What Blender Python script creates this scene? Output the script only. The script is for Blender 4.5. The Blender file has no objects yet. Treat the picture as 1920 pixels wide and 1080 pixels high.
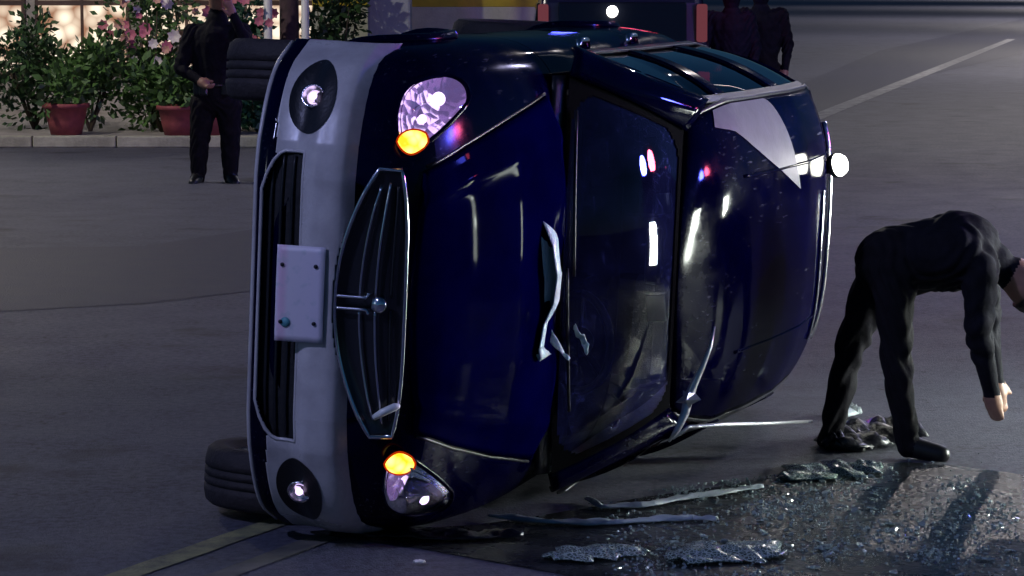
import bpy, bmesh, math, random
import numpy as np
from mathutils import Vector, Matrix
random.seed(7)
R = math.radians
scene = bpy.context.scene
col = scene.collection

# ------------------------------------------------------------------ camera
FPX, CAM_H, HORIZON = 5175.0, 1.914, -27.0
PITCH = math.atan((540 - HORIZON) / FPX)
cam_data = bpy.data.cameras.new('camera')
cam_data.sensor_width = 36.0
cam_data.lens = 36.0 * FPX / 1920.0
cam_data.clip_start = 0.026
cam_data.clip_end = 4000
cam = bpy.data.objects.new('camera', cam_data)
col.objects.link(cam)
cam.location = (0, 0, CAM_H)
cam.rotation_euler = (R(90) - PITCH, 0, 0)
scene.camera = cam

# ------------------------------------------------------------------ sky, sun, exposure
SUN_EL, SUN_AZ = 12.0, -120.0
world = bpy.data.worlds.new('World')
scene.world = world
world.use_nodes = True
wn = world.node_tree
bg = wn.nodes['Background']
sky = wn.nodes.new('ShaderNodeTexSky')
sky.sky_type = 'NISHITA'
sky.sun_disc = False
sky.ozone_density = 8.0
sky.dust_density = 0.0
sky.sun_elevation = R(SUN_EL)
sky.sun_rotation = R(SUN_AZ)
wn.links.new(sky.outputs[0], bg.inputs[0])
bg.inputs[1].default_value = 0.026
sun_d = bpy.data.lights.new('moonlight', 'SUN')
sun_d.energy = 0.03
sun_d.angle = R(2)
sun_d.color = (0.8, 0.88, 1.0)
sun_o = bpy.data.objects.new('moonlight', sun_d)
col.objects.link(sun_o)
_d = Vector((math.sin(R(SUN_AZ)) * math.cos(R(SUN_EL)), math.cos(R(SUN_AZ)) * math.cos(R(SUN_EL)), math.sin(R(SUN_EL))))
sun_o.rotation_euler = (-_d).to_track_quat('-Z', 'Y').to_euler()
scene.view_settings.view_transform = 'Standard'
scene.view_settings.look = 'None'
scene.view_settings.exposure = 0.0
scene.view_settings.gamma = 1.0

# ------------------------------------------------------------------ pixel helpers (photo is 1920 x 1080)
def ray(px, py):
    v = Vector(((px - 960) / FPX, 1.0, (540 - py) / FPX))
    c, s = math.cos(PITCH), math.sin(PITCH)
    return Vector((v.x, v.y * c + v.z * s, -v.y * s + v.z * c))
def ground(px, py, z=0.0):
    d = ray(px, py)
    k = (z - CAM_H) / d.z
    return Vector((d.x * k, d.y * k, z))
def at_depth(px, py, Y):
    d = ray(px, py)
    k = Y / d.y
    return Vector((d.x * k, Y, CAM_H + d.z * k))

# ------------------------------------------------------------------ materials
def lin(h):
    h = h.lstrip('#')
    out = []
    for i in (0, 2, 4):
        c = int(h[i:i + 2], 16) / 255
        out.append(c / 12.92 if c <= 0.04045 else ((c + 0.055) / 1.055) ** 2.4)
    return (*out, 1)
MATS = {}
def mat(name, color, rough=0.5, metal=0.0, coat=0.0, noise=0.0, nscale=20.0, bump=0.0, bscale=60.0, spec=0.5,
        emit=None, emit_s=0.0, coords='Object', rnoise=0.0, color2=None):
    if name in MATS:
        return MATS[name]
    m = bpy.data.materials.new(name)
    m.use_nodes = True
    nt = m.node_tree
    b = nt.nodes['Principled BSDF']
    if len(color) == 3:
        color = (*color, 1)
    b.inputs['Base Color'].default_value = color
    b.inputs['Roughness'].default_value = rough
    b.inputs['Metallic'].default_value = metal
    b.inputs['Coat Weight'].default_value = coat
    b.inputs['Coat Roughness'].default_value = 0.06
    b.inputs['Specular IOR Level'].default_value = spec
    if emit:
        b.inputs['Emission Color'].default_value = (*emit[:3], 1)
        b.inputs['Emission Strength'].default_value = emit_s
    tc = nt.nodes.new('ShaderNodeTexCoord')
    if noise > 0 or color2:
        n = nt.nodes.new('ShaderNodeTexNoise')
        n.inputs['Scale'].default_value = nscale
        n.inputs['Detail'].default_value = 6
        n.inputs['Roughness'].default_value = 0.65
        nt.links.new(tc.outputs[coords], n.inputs['Vector'])
        mx = nt.nodes.new('ShaderNodeMix')
        mx.data_type = 'RGBA'
        c2 = color2 if color2 else tuple(c * (1 - noise) for c in color[:3])
        c1 = color[:3] if color2 else tuple(min(1, c * (1 + noise)) for c in color[:3])
        mx.inputs['A'].default_value = (*c1[:3], 1)
        mx.inputs['B'].default_value = (*c2[:3], 1)
        ramp = nt.nodes.new('ShaderNodeMapRange')
        ramp.inputs['From Min'].default_value = 0.35
        ramp.inputs['From Max'].default_value = 0.65
        nt.links.new(n.outputs['Fac'], ramp.inputs['Value'])
        nt.links.new(ramp.outputs[0], mx.inputs['Factor'])
        nt.links.new(mx.outputs['Result'], b.inputs['Base Color'])
        if rnoise > 0:
            r2 = nt.nodes.new('ShaderNodeMapRange')
            r2.inputs['From Min'].default_value = 0.3
            r2.inputs['From Max'].default_value = 0.7
            r2.inputs['To Min'].default_value = max(0.02, rough - rnoise)
            r2.inputs['To Max'].default_value = min(1, rough + rnoise)
            nt.links.new(n.outputs['Fac'], r2.inputs['Value'])
            nt.links.new(r2.outputs[0], b.inputs['Roughness'])
    if bump > 0:
        n2 = nt.nodes.new('ShaderNodeTexNoise')
        n2.inputs['Scale'].default_value = bscale
        n2.inputs['Detail'].default_value = 5
        nt.links.new(tc.outputs[coords], n2.inputs['Vector'])
        bp = nt.nodes.new('ShaderNodeBump')
        bp.inputs['Strength'].default_value = bump
        bp.inputs['Distance'].default_value = 0.02
        nt.links.new(n2.outputs['Fac'], bp.inputs['Height'])
        nt.links.new(bp.outputs[0], b.inputs['Normal'])
    MATS[name] = m
    return m

def glass_mat(name, tint, alpha, rough=0.02):
    """thin pane: tinted see-through plus a fresnel gloss"""
    m = bpy.data.materials.new(name)
    m.use_nodes = True
    nt = m.node_tree
    nt.nodes.clear()
    out = nt.nodes.new('ShaderNodeOutputMaterial')
    tr = nt.nodes.new('ShaderNodeBsdfTransparent')
    tr.inputs[0].default_value = (*tint, 1)
    gl = nt.nodes.new('ShaderNodeBsdfGlossy')
    gl.inputs['Roughness'].default_value = rough
    fr = nt.nodes.new('ShaderNodeFresnel')
    fr.inputs[0].default_value = 1.40
    ad = nt.nodes.new('ShaderNodeMath')
    ad.operation = 'ADD'
    ad.use_clamp = True
    ad.inputs[1].default_value = alpha
    nt.links.new(fr.outputs[0], ad.inputs[0])
    mx = nt.nodes.new('ShaderNodeMixShader')
    nt.links.new(ad.outputs[0], mx.inputs[0])
    nt.links.new(tr.outputs[0], mx.inputs[1])
    nt.links.new(gl.outputs[0], mx.inputs[2])
    nt.links.new(mx.outputs[0], out.inputs[0])
    MATS[name] = m
    return m

def emission(name, c, s):
    m = bpy.data.materials.new(name)
    m.use_nodes = True
    nt = m.node_tree
    nt.nodes.clear()
    out = nt.nodes.new('ShaderNodeOutputMaterial')
    e = nt.nodes.new('ShaderNodeEmission')
    e.inputs[0].default_value = (*c, 1)
    e.inputs[1].default_value = s
    nt.links.new(e.outputs[0], out.inputs[0])
    MATS[name] = m
    return m

# asphalt: fine aggregate, worn and patched areas
def asphalt_material():
    m = bpy.data.materials.new('asphalt')
    m.use_nodes = True
    nt = m.node_tree
    b = nt.nodes['Principled BSDF']
    tc = nt.nodes.new('ShaderNodeTexCoord')
    def noise(scale, detail=6):
        n = nt.nodes.new('ShaderNodeTexNoise')
        n.inputs['Scale'].default_value = scale
        n.inputs['Detail'].default_value = detail
        n.inputs['Roughness'].default_value = 0.6
        nt.links.new(tc.outputs['Object'], n.inputs['Vector'])
        return n
    def mix(fac, a, c):
        mx = nt.nodes.new('ShaderNodeMix')
        mx.data_type = 'RGBA'
        nt.links.new(fac, mx.inputs['Factor'])
        if isinstance(a, tuple): mx.inputs['A'].default_value = a
        else: nt.links.new(a, mx.inputs['A'])
        if isinstance(c, tuple): mx.inputs['B'].default_value = c
        else: nt.links.new(c, mx.inputs['B'])
        return mx.outputs['Result']
    def rng(v, lo, hi):
        r = nt.nodes.new('ShaderNodeMapRange')
        r.inputs['From Min'].default_value = lo
        r.inputs['From Max'].default_value = hi
        nt.links.new(v, r.inputs['Value'])
        return r.outputs[0]
    big = noise(0.22)
    mid = noise(2.5)
    fine = noise(90, 3)
    c = mix(rng(big.outputs['Fac'], .42, .58), (.034, .037, .056, 1), (.056, .059, .084, 1))
    c = mix(rng(mid.outputs['Fac'], .5, .75), c, (.034, .033, .035, 1))
    c = mix(rng(fine.outputs['Fac'], .58, .72), c, (.105, .10, .10, 1))
    vo = nt.nodes.new('ShaderNodeTexVoronoi')
    vo.feature = 'DISTANCE_TO_EDGE'
    vo.inputs['Scale'].default_value = .55
    wob = nt.nodes.new('ShaderNodeVectorMath')
    wob.operation = 'ADD'
    wsc = nt.nodes.new('ShaderNodeVectorMath')
    wsc.operation = 'SCALE'
    wsc.inputs['Scale'].default_value = .6
    nt.links.new(mid.outputs['Color'], wsc.inputs[0])
    nt.links.new(tc.outputs['Object'], wob.inputs[0])
    nt.links.new(wsc.outputs[0], wob.inputs[1])
    nt.links.new(wob.outputs[0], vo.inputs['Vector'])
    c = mix(rng(vo.outputs['Distance'], .0, .012), (.012, .012, .014, 1), c)
    stone = noise(28, 2)
    c = mix(rng(stone.outputs['Fac'], .35, .62), c, (.088, .090, .118, 1))
    oil = noise(.9, 4)
    c = mix(rng(oil.outputs['Fac'], .60, .70), c, (.020, .020, .023, 1))
    nt.links.new(c, b.inputs['Base Color'])
    rr = nt.nodes.new('ShaderNodeMapRange')
    rr.inputs['To Min'].default_value = .48
    rr.inputs['To Max'].default_value = .8
    nt.links.new(mid.outputs['Fac'], rr.inputs['Value'])
    nt.links.new(rr.outputs[0], b.inputs['Roughness'])
    bp = nt.nodes.new('ShaderNodeBump')
    bp.inputs['Strength'].default_value = .55
    bp.inputs['Distance'].default_value = .012
    nt.links.new(fine.outputs['Fac'], bp.inputs['Height'])
    nt.links.new(bp.outputs[0], b.inputs['Normal'])
    return m

def scuffed(m):
    """dust film and long fine scratches over the paint"""
    nt = m.node_tree
    b = nt.nodes['Principled BSDF']
    src = b.inputs['Base Color'].links[0].from_socket
    tc = nt.nodes.new('ShaderNodeTexCoord')
    mp = nt.nodes.new('ShaderNodeMapping')
    mp.inputs['Scale'].default_value = (1.2, 26, 26)
    mp.inputs['Rotation'].default_value = (.1, .3, .25)
    nt.links.new(tc.outputs['Object'], mp.inputs[0])
    n1 = nt.nodes.new('ShaderNodeTexNoise')
    n1.inputs['Scale'].default_value = 3.0
    n1.inputs['Detail'].default_value = 4
    nt.links.new(mp.outputs[0], n1.inputs['Vector'])
    n2 = nt.nodes.new('ShaderNodeTexNoise')
    n2.inputs['Scale'].default_value = 2.2
    n2.inputs['Detail'].default_value = 8
    n2.inputs['Roughness'].default_value = .7
    nt.links.new(tc.outputs['Object'], n2.inputs['Vector'])
    def rg(v, a, c, d):
        r = nt.nodes.new('ShaderNodeMapRange')
        r.inputs['From Min'].default_value = a
        r.inputs['From Max'].default_value = c
        r.inputs['To Max'].default_value = d
        nt.links.new(v, r.inputs['Value'])
        return r.outputs[0]
    def mx(f, a, c):
        x = nt.nodes.new('ShaderNodeMix')
        x.data_type = 'RGBA'
        nt.links.new(f, x.inputs['Factor'])
        nt.links.new(a, x.inputs['A'])
        x.inputs['B'].default_value = c
        return x.outputs['Result']
    c = mx(rg(n2.outputs['Fac'], .5, .75, .22), src, (.018, .017, .03, 1))
    both = nt.nodes.new('ShaderNodeMath')
    both.operation = 'MULTIPLY'
    nt.links.new(rg(n1.outputs['Fac'], .62, .70, .8), both.inputs[0])
    nt.links.new(rg(n2.outputs['Fac'], .50, .60, 1.0), both.inputs[1])
    c = mx(both.outputs[0], c, (.05, .05, .07, 1))
    nt.links.new(c, b.inputs['Base Color'])
    cr_ = nt.nodes.new('ShaderNodeMapRange')
    cr_.inputs['From Min'].default_value = .4
    cr_.inputs['From Max'].default_value = .75
    cr_.inputs['To Min'].default_value = .03
    cr_.inputs['To Max'].default_value = .22
    nt.links.new(n2.outputs['Fac'], cr_.inputs['Value'])
    nt.links.new(cr_.outputs[0], b.inputs['Coat Roughness'])
M_ASPH = asphalt_material()
M_PAINT = mat('navy_car_paint', (.0004, .0004, .011), rough=.45, spec=.0, coat=.24, metal=.0, noise=.3, nscale=4, bump=.05, bscale=4)
scuffed(M_PAINT)
M_HOOD = mat('dull_navy_hood_paint', (.0004, .0004, .023), rough=.5, spec=.0, coat=.012, noise=.3, nscale=4, bump=.05, bscale=4)
M_BUMPER = mat('grey_bumper_plastic', (.56, .53, .52), rough=.30, color2=(.40, .37, .37), nscale=6, rnoise=.08, bump=.05, bscale=25)
M_BLACK = mat('black_plastic', (.010, .010, .013), rough=.38, bump=.1, bscale=90)
M_INNER = mat('black_underbody', (.008, .008, .010), rough=.8, bump=.3, bscale=40)
M_CHROME = mat('chrome_trim', (.75, .75, .78), rough=.16, metal=1.0, noise=.1, nscale=40)
M_TYRE = mat('tyre_rubber', (.022, .016, .017), rough=.75, bump=.25, bscale=70, noise=.3, nscale=30)
M_RIM = mat('rim_alloy', (.35, .35, .37), rough=.35, metal=.9, noise=.15, nscale=30)
M_PLATE = mat('plate_sheet', (.66, .58, .64), rough=.45, noise=.08, nscale=14)
M_SEAT = mat('seat_cloth', (.008, .008, .035), rough=.9, bump=.3, bscale=200)
M_WIND = glass_mat('windscreen_glass', (.45, .48, .60), .0)
def crazed(m):
    """cracked laminated pane: crack lines, plus a film coloured to paint in blue glow"""
    nt = m.node_tree
    out = [n for n in nt.nodes if n.type == 'OUTPUT_MATERIAL'][0]
    base = out.inputs[0].links[0].from_socket
    tc = nt.nodes.new('ShaderNodeTexCoord')
    vo = nt.nodes.new('ShaderNodeTexVoronoi')
    vo.feature = 'DISTANCE_TO_EDGE'
    vo.inputs['Scale'].default_value = 7
    nz = nt.nodes.new('ShaderNodeTexNoise')
    nz.inputs['Scale'].default_value = 3
    nz.inputs['Detail'].default_value = 7
    nt.links.new(tc.outputs['Object'], nz.inputs['Vector'])
    ad = nt.nodes.new('ShaderNodeVectorMath')
    nt.links.new(tc.outputs['Object'], ad.inputs[0])
    nt.links.new(nz.outputs['Color'], ad.inputs[1])
    nt.links.new(ad.outputs[0], vo.inputs['Vector'])
    def rg(v, a, c, d, e):
        r = nt.nodes.new('ShaderNodeMapRange')
        r.inputs['From Min'].default_value = a
        r.inputs['From Max'].default_value = c
        r.inputs['To Min'].default_value = d
        r.inputs['To Max'].default_value = e
        nt.links.new(v, r.inputs['Value'])
        return r.outputs[0]
    crack = rg(vo.outputs['Distance'], .0, .010, .30, .0)
    zone = rg(nz.outputs['Fac'], .46, .60, .0, 1.0)
    mu = nt.nodes.new('ShaderNodeMath')
    mu.operation = 'MULTIPLY'
    nt.links.new(crack, mu.inputs[0])
    nt.links.new(zone, mu.inputs[1])
    ma = nt.nodes.new('ShaderNodeMath')
    ma.operation = 'ADD'
    nt.links.new(mu.outputs[0], ma.inputs[0])
    nt.links.new(rg(nz.outputs['Fac'], .35, .7, .006, .040), ma.inputs[1])
    df = nt.nodes.new('ShaderNodeBsdfDiffuse')
    df.inputs[0].default_value = (.16, .19, .80, 1)  # blue film colour stands in for blue light on the glass
    ms = nt.nodes.new('ShaderNodeMixShader')
    nt.links.new(ma.outputs[0], ms.inputs[0])
    nt.links.new(base, ms.inputs[1])
    nt.links.new(df.outputs[0], ms.inputs[2])
    nt.links.new(ms.outputs[0], out.inputs[0])
crazed(M_WIND)
M_SIDEGLASS = glass_mat('side_glass', (.05, .055, .07), .02)
M_LENS = glass_mat('lamp_lens', (.95, .92, .98), .0, .03)
M_BULB = emission('bulb_glow', (.80, .62, 1.0), 2.2)
def amber_material():
    m = emission('amber_lamp_lit', (1.0, .50, .03), 3.0)
    nt = m.node_tree
    em = [n for n in nt.nodes if n.type == 'EMISSION'][0]
    tc = nt.nodes.new('ShaderNodeTexCoord')
    vo = nt.nodes.new('ShaderNodeTexVoronoi')
    vo.inputs['Scale'].default_value = 26
    nt.links.new(tc.outputs['Object'], vo.inputs['Vector'])
    rp = nt.nodes.new('ShaderNodeValToRGB')
    rp.color_ramp.elements[0].color = (1.0, .78, .16, 1)
    rp.color_ramp.elements[1].color = (1.0, .30, .01, 1)
    rp.color_ramp.elements[0].position = .15
    rp.color_ramp.elements[1].position = .75
    nt.links.new(vo.outputs['Distance'], rp.inputs[0])
    nt.links.new(rp.outputs[0], em.inputs[0])
    return m
M_AMBER = amber_material()
M_AMBER_RIM = emission('amber_lamp_rim', (1.0, .06, .0), .45)

# ------------------------------------------------------------------ object helpers
def mesh_obj(name, verts, faces, material=None, parent=None, smooth=True, mats=None, fmat=None):
    me = bpy.data.meshes.new(name)
    me.from_pydata([tuple(v) for v in verts], [], faces)
    me.validate()
    if mats:
        for m in mats: me.materials.append(m)
        if fmat and len(fmat) == len(me.polygons):
            me.polygons.foreach_set('material_index', fmat)
    elif material:
        me.materials.append(material)
    if smooth:
        me.polygons.foreach_set('use_smooth', [True] * len(me.polygons))
    me.update()
    o = bpy.data.objects.new(name, me)
    col.objects.link(o)
    if parent: o.parent = parent
    return o
def solidify(o, t, offset=-1.0):
    md = o.modifiers.new('thickness', 'SOLIDIFY')
    md.thickness = t
    md.offset = offset
    return o
def bevel(o, w, seg=2):
    md = o.modifiers.new('bevel', 'BEVEL')
    md.width = w
    md.segments = seg
    md.limit_method = 'ANGLE'
    md.angle_limit = R(35)
    return o
def tag(o, label=None, category=None, group=None, kind=None):
    if label: o['label'] = label
    if category: o['category'] = category
    if group: o['group'] = group
    if kind: o['kind'] = kind
    return o
def empty(name, loc=(0, 0, 0), rz=0.0):
    e = bpy.data.objects.new(name, None)
    col.objects.link(e)
    e.location = loc
    e.rotation_euler = (0, 0, rz)
    e.empty_display_size = .2
    return e
def box_data(c, s, rot=None):
    vs = []
    for dx in (-.5, .5):
        for dy in (-.5, .5):
            for dz in (-.5, .5):
                v = Vector((dx * s[0], dy * s[1], dz * s[2]))
                if rot: v = rot @ v
                vs.append(Vector(c) + v)
    fs = [(0, 1, 3, 2), (4, 6, 7, 5), (0, 4, 5, 1), (2, 3, 7, 6), (0, 2, 6, 4), (1, 5, 7, 3)]
    return vs, fs
def box(name, c, s, m, parent=None, bev=0.0, rot=None, smooth=False):
    vs, fs = box_data(c, s, rot)
    o = mesh_obj(name, vs, fs, m, parent, smooth)
    if bev: bevel(o, bev)
    return o
def tube_data(pts, rad, seg=8, closed=False):
    pts = [Vector(p) for p in pts]
    n = len(pts)
    rads = rad if isinstance(rad, (list, tuple)) else [rad] * n
    vs, fs = [], []
    prev = None
    for i, p in enumerate(pts):
        if closed: t = pts[(i + 1) % n] - pts[i - 1]
        else: t = pts[min(i + 1, n - 1)] - pts[max(i - 1, 0)]
        t.normalize()
        if prev is None:
            a = Vector((0, 0, 1)) if abs(t.z) < .9 else Vector((1, 0, 0))
            u = t.cross(a).normalized()
        else:
            u = (prev - t * prev.dot(t)).normalized()
        prev = u
        w = t.cross(u)
        for k in range(seg):
            a = 2 * math.pi * k / seg
            vs.append(p + (u * math.cos(a) + w * math.sin(a)) * rads[i])
    m = n if closed else n - 1
    for i in range(m):
        for k in range(seg):
            j = (i + 1) % n
            fs.append((i * seg + k, i * seg + (k + 1) % seg, j * seg + (k + 1) % seg, j * seg + k))
    if not closed:
        fs.append(tuple(range(seg))[::-1])
        fs.append(tuple((n - 1) * seg + k for k in range(seg)))
    return vs, fs
def tube(name, pts, rad, m, parent=None, seg=8, closed=False):
    vs, fs = tube_data(pts, rad, seg, closed)
    return mesh_obj(name, vs, fs, m, parent)
def lathe(name, prof, m, parent=None, seg=24, axis='z', center=(0, 0, 0)):
    """prof: (r, h) list"""
    vs, fs = [], []
    for r, h in prof:
        for k in range(seg):
            a = 2 * math.pi * k / seg
            p = (r * math.cos(a), r * math.sin(a), h)
            if axis == 'y': p = (p[0], p[2], p[1])
            if axis == 'x': p = (p[2], p[0], p[1])
            vs.append(Vector(p) + Vector(center))
    for i in range(len(prof) - 1):
        for k in range(seg):
            fs.append((i * seg + k, i * seg + (k + 1) % seg, (i + 1) * seg + (k + 1) % seg, (i + 1) * seg + k))
    if prof[0][0] > 1e-4: fs.append(tuple(range(seg))[::-1])
    if prof[-1][0] > 1e-4: fs.append(tuple((len(prof) - 1) * seg + k for k in range(seg)))
    return mesh_obj(name, vs, fs, m, parent)
def grid_patch(name, P, nu, nv, m, parent=None, keep=None, thick=0.0, offset=-1.0):
    """P(u,v), u,v in 0..1 -> point; keep(u,v)->bool for the cell centre"""
    vs = [P(i / nu, j / nv) for i in range(nu + 1) for j in range(nv + 1)]
    fs = []
    for i in range(nu):
        for j in range(nv):
            if keep is None or keep((i + .5) / nu, (j + .5) / nv):
                a = i * (nv + 1) + j
                fs.append((a, a + 1, a + nv + 2, a + nv + 1))
    used = sorted({k for f in fs for k in f})
    mp = {k: q for q, k in enumerate(used)}
    o = mesh_obj(name, [vs[k] for k in used], [tuple(mp[k] for k in f) for f in fs], m, parent)
    if thick: solidify(o, thick, offset)
    return o
def light(name, kind, loc, energy, color, parent=None, size=.1, spot=None, target=None, blend=.6):
    d = bpy.data.lights.new(name, kind)
    d.energy = energy
    d.color = color
    if kind in ('POINT', 'SPOT'): d.shadow_soft_size = size
    if kind == 'SPOT':
        d.spot_size = R(spot)
        d.spot_blend = blend
    o = bpy.data.objects.new(name, d)
    col.objects.link(o)
    if parent: o.parent = parent
    o.location = loc
    if target is not None:
        o.rotation_euler = (Vector(target) - Vector(loc)).to_track_quat('-Z', 'Y').to_euler()
    return o

# ================================================================== THE SETTING
def sheet(name, pts, z, m, kind='structure'):
    o = mesh_obj(name, [(p[0], p[1], z) for p in pts], [tuple(range(len(pts)))], m, smooth=False)
    o['kind'] = kind
    return o
sheet('road', [(-900, -300), (900, -300), (900, 2500), (-900, 2500)], 0.0, M_ASPH)
# ---- faded yellow lane line and white line across the junction
M_YEL = mat('worn_yellow_paint', (.30, .29, .13), rough=.7, color2=(.09, .09, .07), nscale=7, bump=.3, bscale=80)
M_WHT = mat('worn_white_paint', (.42, .42, .42), rough=.7, color2=(.10, .10, .10), nscale=5, bump=.3, bscale=80)
def line(name, a, b, w, m, z=.004):
    a, b = Vector((a[0], a[1], 0)), Vector((b[0], b[1], 0))
    d = (b - a).normalized()
    n = Vector((-d.y, d.x, 0)) * w / 2
    k = max(2, int((b - a).length / .12))
    vs, fs = [], []
    for i in range(k + 1):
        p = a.lerp(b, i / k)
        j1, j2 = random.uniform(-.006, .006), random.uniform(-.006, .006)
        vs += [p + n * (1 + j1 / w), p - n * (1 + j2 / w)]
        if i: fs.append((2 * i - 2, 2 * i - 1, 2 * i + 1, 2 * i))
    o = mesh_obj(name, [(v.x, v.y, z) for v in vs], fs, m, smooth=False)
    o['kind'] = 'structure'
    return o
ga, gb = ground(285, 1062), ground(505, 985)
dd = (gb - ga).normalized()
line('yellow_lane_line', ga - dd * 2.5, gb + dd * .35, .11, M_YEL)
ga2, gb2 = ground(440, 1072), ground(600, 1012)
line('yellow_lane_line', ga2 - dd * 2.5, gb2 + dd * .1, .10, mat('very_worn_paint', (.13, .12, .10), rough=.75, color2=(.06, .06, .055), nscale=9))
wa, wb = ground(1540, 216), ground(1650, 172)
wd = (wb - wa).normalized()
line('white_lane_line', wa - wd * 2, wa + wd * 60, .30, M_WHT)
# road strips tinted to paint in the blue light falling there
M_BLUE_LIGHT = mat('blue_light_asphalt', (.034, .036, .060), rough=.62, color2=(.046, .046, .062), nscale=3, bump=.5, bscale=90)
def patch(pix, z=.003):
    o = mesh_obj('blue_light_patch', [(*ground(px, py).xy, z) for px, py in pix], [tuple(range(len(pix)))], M_BLUE_LIGHT, smooth=False)
    o['kind'] = 'structure'
patch([(-300, 470), (270, 462), (478, 430), (700, 420), (700, 560), (480, 545), (270, 570), (-300, 600)])
patch([(1300, 178), (1480, 166), (1650, 95), (2100, -5), (2100, 60), (1700, 150), (1500, 235), (1300, 250)])

# ---- raised pavement across the road with single kerbstones
KY = ground(380, 277).y            # kerb line depth
M_PAVE = mat('pavement_concrete', (.26, .24, .23), rough=.85, noise=.2, nscale=2.5, bump=.3, bscale=40)
M_KERB = mat('kerb_concrete', (.34, .33, .26), rough=.8, noise=.25, nscale=4, bump=.3, bscale=30)
pave = mesh_obj('pavement', *box_data((-12.5, KY + 4.2, .0675), (30, 8.0, .125)), M_PAVE, smooth=False)
pave['kind'] = 'structure'
kb = box('kerb_stone', (0, 0, .068), (.985, .18, .136), M_KERB, pave, .015)
kb.location = (1.8, KY + .09, 0)
for i in range(1, 14):
    k = kb.copy()
    col.objects.link(k)
    k.parent = pave
    k.location = (1.8 - i, KY + .09 + random.uniform(-.006, .006), 0)
# ================================================================== THE OVERTURNED CAR
# car axes: x forward (nose at 0), y to the car's left (down in the picture), z to the car's roof
PSI = R(15.0)
CF = Vector((-math.sin(PSI), -math.cos(PSI), 0))
CU = Vector((math.cos(PSI), -math.sin(PSI), 0))
ROLL = R(2.6)                      # it leans a little past its side, onto the roof rail
_cu = CU.copy()
CU = _cu * math.cos(ROLL) + Vector((0, 0, -1)) * math.sin(ROLL)
CL = Vector((0, 0, -1)) * math.cos(ROLL) - _cu * math.sin(ROLL)
CAR_O = Vector((-1.105, 9.23, .902))
car = bpy.data.objects.new('overturned_car', None)
col.objects.link(car)
car.matrix_world = Matrix(((CF.x, CL.x, CU.x, CAR_O.x), (CF.y, CL.y, CU.y, CAR_O.y), (CF.z, CL.z, CU.z, CAR_O.z), (0, 0, 0, 1)))
tag(car, 'dark navy retro hatchback tipped over onto its side, front facing the viewer', 'car')

def car_at(px, py, x):
    """point of the car plane x = const seen at a photo pixel, in car axes"""
    d = ray(px, py)
    o = Vector((0, 0, CAM_H))
    k = (x - (o - CAR_O).dot(CF)) / d.dot(CF)
    p = o + d * k - CAR_O
    return Vector((p.dot(CF), p.dot(CL), p.dot(CU)))
def interp(tab, x):
    x0, dx, v = tab
    q = (-x - x0) / dx
    if q <= 0: return v[0]
    i = int(q)
    if i >= len(v) - 1: return v[-1]
    f = q - i
    return v[i] * (1 - f) + v[i + 1] * f
def smooth_tab(tab, n=160):
    """resample with a light blur so panels have no kinks"""
    xs = np.array([t[0] for t in tab]); ys = np.array([t[1] for t in tab])
    q = np.linspace(xs[0], xs[-1], 1200)
    v = np.interp(q, xs, ys)
    k = np.hanning(41); k /= k.sum()
    pad = np.concatenate([np.full(20, v[0]), v, np.full(20, v[-1])])
    s = np.convolve(pad, k, 'valid')
    fade = np.clip(q / .08, 0, 1)
    s = v * (1 - fade) + s * fade
    return float(q[0]), float(q[1] - q[0]), [float(a) for a in s]
TW = smooth_tab([(0, .40), (.02, .52), (.06, .62), (.12, .72), (.20, .785), (.32, .825), (.5, .845), (.8, .860), (1.1, .860), (1.7, .855), (2.6, .855), (3.3, .865), (3.8, .84), (4.1, .74), (4.25, .56)])
TT = smooth_tab([(0, .70), (.02, .745), (.06, .79), (.14, .84), (.3, .895), (.6, .965), (1.0, 1.03), (1.5, 1.05), (3.5, 1.05), (4.1, 1.0), (4.25, .84)])
TB = smooth_tab([(0, .33), (.02, .29), (.06, .262), (.2, .24), (1.0, .2), (3.5, .2), (4.1, .28), (4.25, .42)])
NEXP = 3.6
def ring(x):
    w, zt, zb = interp(TW, x), interp(TT, x), interp(TB, x)
    return w, (zt + zb) / 2, (zt - zb) / 2
def F(x, y, z):
    w, zc, h = ring(x)
    return abs(y / w) ** NEXP + abs((z - zc) / h) ** NEXP - 1
def front_x(y, z):
    lo, hi = -0.9, 0.0
    if F(hi, y, z) < 0: return 0.0
    for _ in range(26):
        mid = (lo + hi) / 2
        if F(mid, y, z) < 0: lo = mid
        else: hi = mid
    return lo
def top_z(x, y):
    w, zc, h = ring(x)
    t = min(1, abs(y / w)) ** NEXP
    return zc + h * (1 - t) ** (1 / NEXP)
def side_y(x, z):
    w, zc, h = ring(x)
    t = min(1, abs((z - zc) / h)) ** NEXP
    return w * (1 - t) ** (1 / NEXP)
WHEEL_X, REAR_X = -.78, -3.40

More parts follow.
